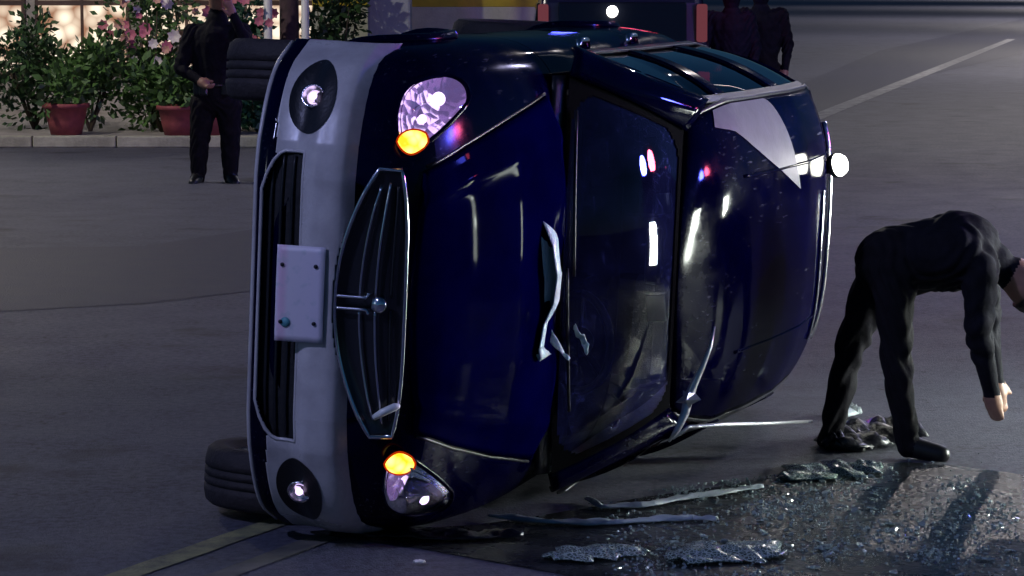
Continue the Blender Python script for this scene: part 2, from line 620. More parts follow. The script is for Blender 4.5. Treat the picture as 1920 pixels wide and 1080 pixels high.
# ---- lower shell, split into panels along real seams
SEAMS = [-1.16, -2.02, -2.90]
st = list(-np.array([0, .004, .01, .02, .035, .055, .08, .11, .15, .2, .26, .33, .41, .5, .58, .66, .74, .82, .9, .98, 1.06]))
st += list(np.arange(-1.155, -4.0, -.06)) + [-4.0, -4.06, -4.11, -4.15, -4.18, -4.21, -4.23, -4.245, -4.25]
for s in SEAMS: st += [s + .005, s - .005]
st = sorted({round(float(v), 4) for v in st}, reverse=True)
NA = 96
def ring_pt(x, j):
    w, zc, h = ring(x)
    a = 2 * math.pi * j / NA
    c, s = math.cos(a), math.sin(a)
    e = 2 / NEXP
    return Vector((x, w * math.copysign(abs(s) ** e, s), zc + h * math.copysign(abs(c) ** e, c)))
shell_pts = [[ring_pt(x, j) for j in range(NA)] for x in st]
panels = {}
def panel_of(c):
    if any(abs(c.x - s) < .005 for s in SEAMS): return None
    for wx in (WHEEL_X, REAR_X):
        if abs(c.y) > .55 and math.hypot(c.x - wx, c.z - .30) < .355: return 'cut'
    w, zc, h = ring(c.x)
    side = 'right' if c.y < 0 else 'left'
    if c.z < zc - h * .80 and c.x < -.15: return 'underbody'
    if c.x > -1.16:
        if c.x > -.16 and abs(c.y) < .80: return 'front_panel'
        return 'fender_' + side
    if c.z > zc + h * .93 and abs(c.y) < .74: return 'deck'
    if c.x > -2.02: return 'front_door_' + side
    if c.x > -2.90: return 'rear_door_' + side
    if c.x > -4.0: return 'quarter_panel_' + side
    return 'tail_panel'
for i in range(len(st) - 1):
    for j in range(NA):
        q = [shell_pts[i][j], shell_pts[i][(j + 1) % NA], shell_pts[i + 1][(j + 1) % NA], shell_pts[i + 1][j]]
        c = sum(q, Vector()) / 4
        k = panel_of(c)
        if k != 'cut': panels.setdefault(k, []).append(((i, j), (i, (j + 1) % NA), (i + 1, (j + 1) % NA), (i + 1, j)))
for k, fl in panels.items():
    if k is None: continue
    idx, vs, fs = {}, [], []
    for f in fl:
        g = []
        for ij in f:
            if ij not in idx:
                idx[ij] = len(vs)
                vs.append(shell_pts[ij[0]][ij[1]])
            g.append(idx[ij])
        fs.append(tuple(g))
    if k == 'front_panel': fs.append(tuple(idx[(0, j)] for j in range(NA) if (0, j) in idx))
    if k == 'tail_panel': fs.append(tuple(idx[(len(st) - 1, j)] for j in range(NA) if (len(st) - 1, j) in idx)[::-1])
    nm = k.replace('_right', '').replace('_left', '')
    mesh_obj(nm, vs, fs, M_INNER if k == 'underbody' else M_PAINT, car)
# dark inner shell seen through seams and wheel arches
vs, fs = [], []
for i, x in enumerate(st):
    cz = ring(x)[1]
    for j in range(NA):
        p = shell_pts[i][j]
        inset = .018
        y = p.y * (1 - inset)
        for wx in (WHEEL_X, REAR_X):
            if math.hypot(x - wx, p.z - .30) < .40 and p.z < .75: y = max(-.58, min(.58, y))
        vs.append(Vector((min(p.x, -.02), y, cz + (p.z - cz) * (1 - inset * 1.5))))
for i in range(len(st) - 1):
    for j in range(NA):
        fs.append((i * NA + j, i * NA + (j + 1) % NA, (i + 1) * NA + (j + 1) % NA, (i + 1) * NA + j))
mesh_obj('body_frame', vs, fs, M_INNER, car)
# wheel arch lips
for wx in (WHEEL_X, REAR_X):
    for s in (-1, 1):
        pts = []
        for k in range(25):
            a = math.pi * (-.12 + 1.24 * k / 24)
            px_, pz = wx + .362 * math.cos(a), .30 + .362 * math.sin(a)
            pts.append((px_, s * (side_y(px_, max(pz, .3)) + .004), pz))
        tube('wheel_arch', pts, .022, M_PAINT, car, 8)

# ---- hood: raised centre, tapering to the nose
def hood_hw(x): return float(np.interp(-x, [0.04, .3, .6, 1.0], [.42, .51, .585, .665]))
def hood_P(u, v):
    x = -.045 - u * .945 - .05 * abs(2 * v - 1) ** 2 * (1 - u)
    hw = hood_hw(x)
    t = 2 * v - 1
    y = t * hw
    ridge = .045 * (1 - abs(t) ** 2.2) * min(1, .12 + u * 1.5) + .008
    crease = .012 * math.exp(-((abs(t) - .80) / .07) ** 2)
    # a shallow crush in the metal near the rear edge, towards the ground side
    dent = -.022 * math.exp(-(((u - .95) / .07) ** 2 + ((t - .15) / .35) ** 2))
    return Vector((x, y, top_z(x, y) + ridge + crease + dent))
hood = grid_patch('hood', hood_P, 46, 56, M_HOOD, car, thick=.018)
# rubber bead round the bonnet gap
pts = [hood_P(u, 0) + Vector((0, -.008, -.012)) for u in np.linspace(.02, 1, 24)]
tube('hood_seal', pts, .006, M_BLACK, hood)
pts = [hood_P(u, 1) + Vector((0, .008, -.012)) for u in np.linspace(.02, 1, 24)]
tube('hood_seal', pts, .006, M_BLACK, hood)

# ---- front bumper: grey cover with a wide lower opening
def bump_out(y, z):
    """how far the bumper stands proud of the shell"""
    band = math.exp(-((z - .50) / .085) ** 4)
    low = .55 * math.exp(-((z - .27) / .04) ** 2)
    return .004 + .050 * band + .02 * low * (1 - min(1, (abs(y) / .8) ** 6))
BZ0, BZ1, BY = .235, .615, .845
def bumper_P(u, v):
    y = (2 * v - 1) * BY
    z = BZ0 + u * (BZ1 - BZ0)
    x = front_x(min(abs(y), .78), .50) - max(0, abs(y) - .78) * 2.2 - .35 * max(0, .30 - z) - .5 * max(0, z - .56)
    edge = min(u, 1 - u)
    roll = max(0, (.06 - edge) / .06) ** 2 * .03
    return Vector((x + bump_out(y, z) - roll, y, z))
def low_open(y, z):
    y = abs(y)
    half = .485 - max(0, (.345 - z)) ** 2 * 22 - .02 * (z < .30)
    if ((y - .665) / .113) ** 2 + ((z - .415) / .082) ** 2 < 1: return True      # fog lamp pocket
    return .268 < z < .418 and y < half
def top_open(y, z):
    """upper grille bites into the top of the cover"""
    y = abs(y)
    return z > .545 + .14 * (y / .46) ** 2.2 and y < .46
def grey_zone(y, z):
    y = abs(y)
    return z > .412 or (y > .46 and z > .300 + .10 * max(0, .60 - y))
def bump_cell(u, v): return (2 * v - 1) * BY, BZ0 + u * (BZ1 - BZ0)
bumper = grid_patch('front_bumper', bumper_P, 76, 330, M_BUMPER, car, thick=.012,
                    keep=lambda u, v: not low_open(*bump_cell(u, v)) and not top_open(*bump_cell(u, v)) and grey_zone(*bump_cell(u, v)))
grid_patch('bumper_skirt', bumper_P, 76, 330, M_PAINT, bumper, thick=.012,
           keep=lambda u, v: not low_open(*bump_cell(u, v)) and not top_open(*bump_cell(u, v)) and not grey_zone(*bump_cell(u, v)))
def bsurf(y, z, off=0.0):
    q = bumper_P((z - BZ0) / (BZ1 - BZ0), (y / BY + 1) / 2)
    q.x += off
    return q
# bead round the lower opening
loop = []
for z in np.linspace(.268, .418, 9): loop.append((-(.485 - max(0, .345 - z) ** 2 * 22), z))
for y in np.linspace(-.475, .475, 40): loop.append((y, .418))
for z in np.linspace(.418, .268, 9): loop.append((.485 - max(0, .345 - z) ** 2 * 22, z))
for y in np.linspace(.33, -.33, 40): loop.append((y, .268))
tube('opening_edge', [bsurf(y, z, -.002) for y, z in loop], .0065, M_BUMPER, bumper, 6, closed=True)
# lower grille: black back plate and slats
def lowback(u, v):
    y = (2 * v - 1) * .52
    z = .25 + u * .19
    return Vector((front_x(y, max(z, .36)) + .003 - .3 * max(0, .36 - z), y, z))
lg = grid_patch('lower_grille', lowback, 6, 30, M_INNER, car)
for z in (.300, .338, .378):
    hw = .47 - max(0, .345 - z) ** 2 * 22
    tube('grille_slat', [Vector((front_x(y, max(z, .36)) + .008 - .25 * max(0, .36 - z), y, z)) for y in np.linspace(-hw, hw, 30)], .006, M_BLACK, lg, 6)
# pale lower lip spoiler
tube('bumper_lip', [Vector((bumper_P(0, (y / BY + 1) / 2).x + .002, y, .232)) for y in np.linspace(-.83, .83, 60)], .009, M_BUMPER, bumper, 6)

# ---- fog lamps in black pockets, widened to paint shade on the bumper ends
for s in (-1, 1):
    fy, fz = s * .665, .415
    def pocket(u, v, s=s):
        a = 2 * math.pi * v
        r = u * 1.0
        y = fy + s * r * .120 * math.cos(a)
        z = fz + r * .088 * math.sin(a)
        q = bsurf(max(-.82, min(.82, y)), z)
        q.x += .004 - .012 * (1 - u ** 4)
        return q
    pk = grid_patch('fog_lamp', pocket, 8, 40, M_BLACK, car)
    c = bsurf(fy, fz)
    n = Vector((.93, s * .37, 0))
    rotm = n.to_track_quat('Z', 'Y').to_matrix()
    def disc(name, prof, m, par):
        vs, fs = [], []
        seg = 24
        for r, h in prof:
            for k in range(seg):
                a = 2 * math.pi * k / seg
                vs.append(c + rotm @ Vector((r * math.cos(a), r * math.sin(a), h)))
        for i in range(len(prof) - 1):
            for k in range(seg): fs.append((i * seg + k, i * seg + (k + 1) % seg, (i + 1) * seg + (k + 1) % seg, (i + 1) * seg + k))
        fs.append(tuple((len(prof) - 1) * seg + k for k in range(seg)))
        return mesh_obj(name, vs, fs, m, par)
    disc('reflector', [(.040, .004), (.041, .014), (.034, .012), (.022, .002), (.008, -.004)], M_CHROME, pk)
    disc('bulb', [(.014, .006), (.012, .014), (.003, .017)], M_BULB, pk)  # glow added to the bulb in place of a reflection
    disc('lens', [(.040, .015), (.030, .021), (.012, .024), (.002, .0245)], M_LENS, pk)

# ---- upper grille: black recess, chrome surround, bars and centre divider
def grille_z0(y): return .548 + .135 * (abs(y) / .45) ** 2.0
def grille_z1(y): return .775 - .03 * (abs(y) / .45) ** 4
def gsurf(y, z, off):
    return Vector((front_x(y, z) + off, y, z))
def gback(u, v):
    y = (2 * v - 1) * .445
    z = grille_z0(y) + u * (grille_z1(y) - grille_z0(y))
    d = .030 * (1 - (2 * u - 1) ** 8) * (1 - (2 * v - 1) ** 8)
    return gsurf(y, z, .034 - d)
M_GRILLE = mat('grille_gloss_black', (.012, .012, .016), rough=.18, spec=.6)
gr = grid_patch('grille', gback, 14, 60, M_GRILLE, car, thick=.004)
ol = [(y, grille_z0(y)) for y in np.linspace(-.445, .445, 50)] + [(y, grille_z1(y)) for y in np.linspace(.445, -.445, 50)]
tube('grille_surround', [gsurf(y, z, .036) for y, z in ol], .0075, M_CHROME, gr, 8, closed=True)
for fz in (.36, .60, .82):
    for s in (-1, 1):
        tube('grille_bar', [gsurf(s * y, grille_z0(y) + fz * (grille_z1(y) - grille_z0(y)), .024) for y in np.linspace(.022, .40 - .05 * abs(fz - .6), 24)], .0048, M_BLACK if fz > .7 else M_CHROME, gr, 6)
for s in (-1, 1):
    tube('centre_divider', [gsurf(s * .020, z, .034) for z in np.linspace(.55, .655, 10)] + [gsurf(s * (.020 + .016 * k / 4), .655 + .008 * math.sin(k / 4 * 1.6), .030) for k in range(1, 5)], .006, M_CHROME, gr, 6)
lathe('badge', [(.0, .012), (.016, .010), (.026, .004), (.028, -.002)], M_CHROME, gr, 20, 'x', gsurf(0, .70, .036))
# loose length of grille trim hanging from the end of the grille
tube('loose_trim', [gsurf(.375, .700, .055), gsurf(.355, .730, .065), gsurf(.335, .768, .075), gsurf(.333, .776, .07)], [.010, .013, .013, .008], mat('pale_trim', (.72, .74, .70), rough=.3), gr, 8)

# ---- number plate
plate = empty('licence_plate')
plate.parent = car
def plate_P(u, v):
    y = -.02 + (2 * v - 1) * .160
    z = .355 + u * .165
    return Vector((bsurf(0, .50).x + .016 + (.50 - z) * .04 - .12 * y * y, y, z))
pm = bpy.data.materials.new('plate_print')
pm.use_nodes = True
nt = pm.node_tree
b = nt.nodes['Principled BSDF']
b.inputs['Roughness'].default_value = .42
tc = nt.nodes.new('ShaderNodeTexCoord')
sp = nt.nodes.new('ShaderNodeSeparateXYZ')
nt.links.new(tc.outputs['Object'], sp.inputs[0])
def cr(inp, stops):
    r_ = nt.nodes.new('ShaderNodeValToRGB')
    r_.color_ramp.elements.remove(r_.color_ramp.elements[1])
    for i_, (p_, c_) in enumerate(stops):
        e_ = r_.color_ramp.elements[0] if i_ == 0 else r_.color_ramp.elements.new(p_)
        e_.position = p_
        e_.color = (*c_, 1)
    nt.links.new(inp, r_.inputs[0])
    return r_.outputs[0]
mr = nt.nodes.new('ShaderNodeMapRange')
mr.inputs['From Min'].default_value = .355
mr.inputs['From Max'].default_value = .52
nt.links.new(sp.outputs['Z'], mr.inputs['Value'])
base = cr(mr.outputs[0], [(0, (.78, .72, .78)), (.07, (.72, .50, .62)), (.16, (.72, .52, .62)), (.26, (.70, .64, .70)), (.9, (.66, .60, .70)), (1, (.70, .66, .72))])
nz = nt.nodes.new('ShaderNodeTexNoise')
nz.inputs['Scale'].default_value = 26
nt.links.new(tc.outputs['Object'], nz.inputs['Vector'])
mxx = nt.nodes.new('ShaderNodeMix')
mxx.data_type = 'RGBA'
mxx.inputs['B'].default_value = (.42, .48, .52, 1)
nr = nt.nodes.new('ShaderNodeMapRange')
nr.inputs['From Min'].default_value = .56
nr.inputs['From Max'].default_value = .70
nr.inputs['To Max'].default_value = .45
nt.links.new(nz.outputs['Fac'], nr.inputs['Value'])
nt.links.new(nr.outputs[0], mxx.inputs['Factor'])
nt.links.new(base, mxx.inputs['A'])
nt.links.new(mxx.outputs['Result'], b.inputs['Base Color'])
grid_patch('plate_sheet', plate_P, 8, 14, pm, plate, thick=.003)
for yy, zz in ((-.115, .490), (.075, .490), (.075, .375), (-.115, .375)):
    q = plate_P((zz - .355) / .165, ((yy + .02) / .16 + 1) / 2)
    lathe('bolt', [(.007, 0), (.007, .004), (.003, .006)], M_BLACK, plate, 10, 'x', q + Vector((.001, 0, 0)))
q = plate_P(.22, .80)
lathe('sticker', [(.017, 0), (.017, .0012), (.001, .0013)], mat('teal_sticker', (.10, .32, .36), rough=.5), plate, 16, 'x', q + Vector((.0012, 0, 0)))

# ---- headlamps: teardrop lens over a faceted bowl, lit amber indicator at the inner tip
def lamp_material():
    m = bpy.data.materials.new('lamp_bowl')
    m.use_nodes = True
    nt = m.node_tree
    b = nt.nodes['Principled BSDF']
    b.inputs['Base Color'].default_value = (.86, .80, .92, 1)
    b.inputs['Metallic'].default_value = 1
    b.inputs['Roughness'].default_value = .14
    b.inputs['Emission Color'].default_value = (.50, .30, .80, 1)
    b.inputs['Emission Strength'].default_value = .24  # violet glow painted on the bowl in place of reflected lamp light
    tc = nt.nodes.new('ShaderNodeTexCoord')
    vo = nt.nodes.new('ShaderNodeTexVoronoi')
    vo.inputs['Scale'].default_value = 30
    nt.links.new(tc.outputs['Object'], vo.inputs['Vector'])
    bp = nt.nodes.new('ShaderNodeBump')
    bp.inputs['Strength'].default_value = .5
    bp.inputs['Distance'].default_value = .012
    nt.links.new(vo.outputs['Distance'], bp.inputs['Height'])
    nt.links.new(bp.outputs[0], b.inputs['Normal'])
    return m
M_BOWL = lamp_material()
def teardrop(a, k=1.0):
    """outline in (inboard, z): round end outboard, narrow tip inboard"""
    c, s = math.cos(a), math.sin(a)
    r = .080
    i = -c * r
    if i > 0: i = i * 1.95
    zz = s * r * (1.0 if i < 0 else max(.0, 1 - .42 * (i / .156) ** 1.3))
    return i * k, zz * k - .036 * max(0, i) / .156
for s in (-1, 1):
    hy, hz = s * .665, .800
    hl = empty('headlight')
    hl.parent = car
    # dark bezel: slab behind
    ctr = Vector((front_x(hy, hz), hy, hz))
    def hp(a, k, off):
        i, z = teardrop(a, k)
        y = hy - s * i
        z = hz + z
        xq = front_x(y, z)
        if z > .80: xq = max(xq, front_x(y, .80) - (z - .80) * 1.5)
        return Vector((xq + off, y, z))
    def lensP(u, v): return hp(2 * math.pi * v, max(u, .001), .052 + .022 * math.sqrt(max(0, 1 - u ** 2.2)))
    def bowlP(u, v): return hp(2 * math.pi * v, max(u, .001), .052 - .042 * (1 - u ** 2))
    grid_patch('reflector', bowlP, 10, 40, M_BOWL, hl)
    grid_patch('lens', lensP, 10, 40, M_LENS, hl)
    tube('bezel', [hp(2 * math.pi * k / 40, 1.03, .036) for k in range(40)], .010, M_PAINT, hl, 8, closed=True)
    # bulbs
    for (i_, z_, r_) in ((-.01, .012, .024), (.055, -.018, .016)):
        p = Vector((front_x(hy, hz) + .01, hy - s * i_, hz + z_))
        p.x = front_x(p.y, min(p.z, .8)) + .030
        lathe('bulb', [(.001, r_ * .9), (r_ * .6, r_ * .75), (r_, 0), (r_ * .6, -r_ * .75)], M_BULB, hl, 14, 'x', p)
    # amber indicator: fills the inner tip
    def ambP2(u, v):
        a = 2 * math.pi * v
        i = .128 + .040 * math.cos(a) * u
        z = -.030 + .043 * math.sin(a) * u * (1 - .35 * max(0, math.cos(a)))
        y = hy - s * i
        z = hz + z
        return Vector((front_x(y, min(z, .8)) + .050 + .030 * (1 - u ** 2), y, z))
    ti = grid_patch('turn_indicator', ambP2, 6, 24, M_AMBER, hl)
    tube('lens_rim', [ambP2(1, k / 24) for k in range(24)], .004, M_AMBER_RIM, ti, 6, closed=True)

# ---- windscreen, pillars, roof
ROOFC = smooth_tab([(1.45, 1.375), (1.6, 1.45), (1.75, 1.51), (2.0, 1.57), (2.4, 1.62), (2.9, 1.66), (3.4, 1.655), (3.8, 1.60), (4.02, 1.53)])
def roof_z(x): return interp(ROOFC, x)
def gutter(x):
    """roof edge: half width and height"""
    hw = float(np.interp(-x, [1.0, 1.75, 2.6, 3.6, 4.02], [.66, .625, .635, .635, .60]))
    return hw, roof_z(x) - float(np.interp(-x, [1.45, 1.8, 3.8, 4.02], [.03, .115, .12, .07]))
def cowl(t): return Vector((-.955 - .17 * t * t, t * .735, 1.055 - .03 * t * t))
def header(t): return Vector((-1.475 - .17 * t * t, t * .535, 1.385 - .035 * t * t))
def wind_P(u, v):
    t = 2 * v - 1
    a, b_ = cowl(t), header(t)
    p = a.lerp(b_, u)
    bul = .035 * math.sin(math.pi * u)
    return p + Vector((bul * .55, 0, bul * .85))
windscreen = grid_patch('windscreen', wind_P, 16, 40, M_WIND, car)
# black frit band round the glass
M_FRIT = mat('black_glass_edge', (.002, .002, .003), rough=.9, spec=.02)
def frit_keep(u, v):
    du, dv = min(u, 1 - u) * .62, min(v, 1 - v) * 1.25       # metres from the glass edge
    if du < .024 or dv < .030: return True
    a, b = .12 - (du - .024), .12 - (dv - .030)
    return a > 0 and b > 0 and math.hypot(a, b) > .12
grid_patch('frit_band', lambda u, v: wind_P(u, v) + Vector((.003, 0, .004)), 60, 120, M_FRIT, windscreen, keep=frit_keep)
def roof_P(u, v):
    t = 2 * v - 1
    xe = -1.475 - u * 2.545
    # the front edge follows the header curve, then the sides run along the gutter
    x = xe - .25 * t * t * (1 - u)
    hw, ez = gutter(x)
    y = t * hw
    if u < .12:
        k = u / .12
        hp_ = header(t) + Vector((-.012, 0, .006))
        full = Vector((x, y, roof_z(x) - (roof_z(x) - ez) * abs(t) ** 3.4))
        return hp_.lerp(full, k ** .8)
    return Vector((x, y, roof_z(x) - (roof_z(x) - ez) * abs(t) ** 3.4))
roof = grid_patch('roof', roof_P, 60, 44, M_PAINT, car, thick=.02)
# grey wedge painting a reflection onto the upper corner of the roof
M_ROOF_REFL = mat('painted_reflection_grey', (.095, .092, .115), rough=.5, noise=.12, nscale=14, bump=.08, bscale=60)
def reflection_P(u, v):
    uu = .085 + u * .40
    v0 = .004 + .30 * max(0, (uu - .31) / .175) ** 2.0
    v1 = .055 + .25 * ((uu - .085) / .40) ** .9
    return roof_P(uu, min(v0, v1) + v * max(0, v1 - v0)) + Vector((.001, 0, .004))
grid_patch('reflection_patch', reflection_P, 30, 12, M_ROOF_REFL, roof)
tube('roof_glint_strip', [roof_P(.86, v) + Vector((-.01, 0, .012)) for v in np.linspace(.12, .90, 40)], .012, M_CHROME, roof, 8)  # chrome strips added to draw the white highlights on the rear roof
tube('roof_glint_strip', [roof_P(.70, v) + Vector((-.01, 0, .006)) for v in np.linspace(.34, .86, 40)], .007, M_CHROME, roof, 8)
# pressed ribs along the roof
for t in (-.55, .55):
    tube('roof_rib', [roof_P(u, (t + 1) / 2) + Vector((0, 0, -.003)) for u in np.linspace(.16, .93, 40)], .009, M_PAINT, roof, 6)
for s in (-1, 1):
    # drip rail
    tube('roof_rail', [roof_P(u, (s + 1) / 2) + Vector((0, s * .004, -.012)) for u in np.linspace(.02, .99, 50)], .012, M_BLACK, roof, 6)
    # A pillar
    def ap(u, v, s=s):
        a = wind_P(u, (s + 1) / 2)
        x2 = -1.22 - u * .58
        hw, ez = gutter(x2)
        b0 = Vector((-1.24, s * .825, 1.0))
        b1 = Vector((-1.80, s * (gutter(-1.8)[0] + .004), gutter(-1.8)[1]))
        b_ = b0.lerp(b1, u)
        p = a.lerp(b_, v)
        return p + Vector((.03, s * .02, .02)) * math.sin(math.pi * v)
    grid_patch('windscreen_pillar', ap, 18, 8, M_PAINT, car, thick=.02)
    # side glass and pillars: ruled between belt and gutter
    def belt(x): return Vector((x, s * float(np.interp(-x, [1.2, 1.8, 3.4, 4.1], [.822, .815, .815, .72])), 1.02))
    def upper(x):
        xx = min(x, -1.80)
        hw, ez = gutter(max(xx, -4.02))
        return Vector((x if x < -1.8 else -1.8 + (x + 1.8) * .3, s * (hw + .002), ez - .01))
    def ruled(x0, x1, name, m, off=0.0, par=car, thick=0.0, v0=0.0, v1=1.0):
        def P(u, v):
            x = x0 + (x1 - x0) * u
            v = v0 + (v1 - v0) * v
            a, b_ = belt(x), upper(x)
            bul = math.sin(math.pi * v) * .03
            return a.lerp(b_, v) + Vector((0, s * (bul + off), bul * .4))
        return grid_patch(name, P, 12, 8, m, par, thick=thick)
    ruled(-1.25, -1.99, 'side_window', M_SIDEGLASS, -.012)
    ruled(-2.09, -2.82, 'side_window', M_SIDEGLASS, -.012)
    ruled(-2.96, -3.66, 'side_window', M_SIDEGLASS, -.012)
    for a, b_ in ((-1.98, -2.10), (-2.81, -2.97), (-3.65, -4.02)):
        ruled(a, b_, 'roof_pillar', M_PAINT, .0, thick=.02)
    ruled(-1.25, -4.0, 'window_trim', M_BLACK, .004, thick=.01, v0=.0, v1=.07)
    ruled(-1.6, -4.0, 'window_trim', M_BLACK, .004, thick=.01, v0=.92, v1=1.0)
    # door handles
    for hx in (-1.92, -2.80):
        q = Vector((hx, s * (side_y(hx, .88) + .012), .88))
        tube('door_handle', [q + Vector((.08, -s * .02, 0)), q + Vector((.06, s * .012, 0)), q + Vector((-.06, s * .012, 0)), q + Vector((-.08, -s * .02, 0))], .013, M_CHROME, car, 8)
    # tail lamps
    q = [(-4.12, s * .70, z) for z in np.linspace(.78, 1.02, 8)]
    tube('tail_light', q, .045, mat('red_lens', (.35, .01, .01), rough=.15), car, 10)
# rear hatch with glass
def hatch_P(u, v):
    t = 2 * v - 1
    a = roof_P(1, v)
    b_ = Vector((-4.19 + .10 * t * t, t * .66, 1.0))
    return a.lerp(b_, u) + Vector((-.04, 0, .02)) * math.sin(math.pi * u)
grid_patch('tailgate', hatch_P, 10, 24, M_PAINT, car, keep=lambda u, v: not (.14 < u < .88 and .1 < v < .9), thick=.02)
grid_patch('rear_window', lambda u, v: hatch_P(.12 + .78 * u, .08 + .84 * v) + Vector((.012, 0, 0)), 8, 16, M_SIDEGLASS, car)
box('rear_bumper', (-4.26, 0, .48), (.14, 1.5, .26), M_BUMPER, car, .05)
# cowl, wipers
grid_patch('cowl_panel', lambda u, v: cowl(2 * v - 1) + Vector((.05 - .055 * u, 0, -.045 + .04 * u)), 3, 40, M_BLACK, car, thick=.01)
for y0, y1 in ((-.05, .50), (-.62, -.02)):
    pts = [wind_P(.05 + .05 * k / 8, (y0 + (y1 - y0) * k / 8) / .735 / 2 + .5) + Vector((.012, 0, .014)) for k in range(9)]
    tube('wiper', pts, .006, M_BLACK, car, 6)
# torn pale cowl lining that sticks up between bonnet and glass
M_TORN = mat('torn_lining', (.92, .94, .88), rough=.3, color2=(.55, .78, .78), nscale=9, bump=.4, bscale=30)
def ribbon(pix, widths, twist, x, lift, bend=.0):
    """flat torn strip through photo pixels on the car plane x, twisting about its length"""
    c = [car_at(px, py, x) for px, py in pix]
    def P(u, v):
        f = u * (len(c) - 1)
        i = min(int(f), len(c) - 2)
        k = f - i
        k = k * k * (3 - 2 * k)
        p = c[i].lerp(c[i + 1], k)
        w = widths[i] * (1 - k) + widths[i + 1] * k
        a = twist[0] + (twist[1] - twist[0]) * u
        side = Vector((math.sin(a), .0, math.cos(a)))
        return p + side * w * (v - .5) + Vector((lift * math.sin(u * 9) + bend * (v - .5) ** 2, .006 * math.sin(u * 21 + v * 4), 0))
    return P
tl = grid_patch('torn_lining', ribbon([(1034, 405), (1048, 450), (1052, 510), (1046, 560), (1028, 600), (1026, 640), (1034, 665)], [.006, .044, .050, .040, .060, .050, .012], (-.35, .9), -.93, .02, .6), 40, 8, M_TORN, car, thick=.004)
tl2 = grid_patch('torn_lining', ribbon([(1014, 490), (1013, 540), (1018, 590), (1030, 630), (1055, 660), (1068, 672)], [.010, .020, .024, .030, .022, .010], (.3, -.6), -.92, .015), 30, 6, M_TORN, car, thick=.004)
tl3 = grid_patch('torn_lining', ribbon([(1078, 610), (1088, 628), (1098, 648), (1102, 662)], [.008, .034, .030, .008], (.1, .5), -1.02, .01), 14, 6, M_TORN, car, thick=.004)
tl['label'] = 'pale torn plastic lining at the base of the windscreen'
# crumpled pale window frame strip hanging at the ground-side corner of the windscreen
M_STRIP = mat('bent_metal_strip', (.70, .70, .72), rough=.28, metal=.7, bump=.2, bscale=40)
bs = [car_at(px, py, x) for px, py, x in ((1340, 612, -1.50), (1332, 650, -1.47), (1316, 690, -1.45), (1300, 722, -1.43), (1290, 748, -1.42), (1284, 775, -1.40), (1270, 805, -1.38), (1254, 828, -1.36))]
tube('bent_frame_strip', bs, [.004, .008, .011, .016, .020, .017, .013, .004], M_STRIP, car, 7)
for px, py, L in ((1290, 748, 26), ):
    c = car_at(px, py, -1.40)
    vs, fs = [], []
    n = 9
    for k in range(n):
        a = 2 * math.pi * k / n
        r = (.048, .022, .040, .018, .044, .020, .034, .024, .030)[k]
        vs.append(c + Vector((.015 * math.sin(3 * a), r * math.sin(a), r * math.cos(a))))
    vs.append(c + Vector((.035, 0, 0)))
    for k in range(n): fs.append((k, (k + 1) % n, n))
    solidify(mesh_obj('crumpled_metal', vs, fs, M_STRIP, car, False), .004)
bs2 = [car_at(px, py, x) for px, py, x in ((1262, 822, -1.38), (1292, 800, -1.45), (1360, 796, -1.6), (1440, 794, -1.9), (1522, 790, -2.3))]
tube('bent_frame_strip', bs2, [.005, .007, .008, .007, .006], M_STRIP, car, 7)

# ---- interior
box('dashboard', (-1.22, 0, .93), (.36, 1.36, .20), M_INNER, car, .06)
def ring_pts(c, r, nrm, n=28):
    q = Vector(nrm).to_track_quat('Z', 'Y').to_matrix()
    return [Vector(c) + q @ Vector((r * math.cos(2 * math.pi * k / n), r * math.sin(2 * math.pi * k / n), 0)) for k in range(n)]
M_WHEEL = mat('steering_leather', (.03, .03, .035), rough=.3)
SWC = car_at(1085, 640, -1.42)
sw = tube('steering_wheel', ring_pts(SWC, .185, (.35, 0, -1) if False else (-.80, 0, .6)), .016, M_WHEEL, car, 8, closed=True)
for a in (0, 2.2, 4.1):
    q = Vector((-.80, 0, .6)).to_track_quat('Z', 'Y').to_matrix()
    tube('spoke', [SWC, SWC + q @ Vector((.18 * math.cos(a), .18 * math.sin(a), 0))], .014, M_WHEEL, sw, 6)
lathe('airbag_cover', [(.055, -.02), (.06, .01), (.03, .03)], M_WHEEL, sw, 16, 'x', SWC)
for sy in (-.36, .36):
    seat = box('seat', (-2.05, sy, .55), (.52, .50, .16), M_SEAT, car, .05)
    box('backrest', (-2.36, sy, .88), (.15, .48, .60), M_SEAT, seat, .06, Matrix.Rotation(R(-12), 3, 'Y'))
    box('headrest', (-2.44, sy, 1.27), (.10, .26, .18), M_SEAT, seat, .04)
M_VISOR = mat('sun_visor_cloth', (.72, .74, .72), rough=.55)
for px, py, hw_, hz_ in ((1243, 382, .040, .038), (1230, 578, .050, .040)):
    c = car_at(px, py, -1.56)
    box('sun_visor', c, (.012, hw_ * 2, hz_ * 2), M_VISOR, car, .004, Matrix.Rotation(R(18), 3, 'Y') @ Matrix.Rotation(R(8), 3, 'X'))
c = car_at(1225, 480, -1.52)
box('rear_view_mirror', c, (.03, .22, .06), M_BLACK, car, .012)
box('floor_pan', (-2.5, 0, .27), (2.6, 1.4, .04), M_INNER, car)

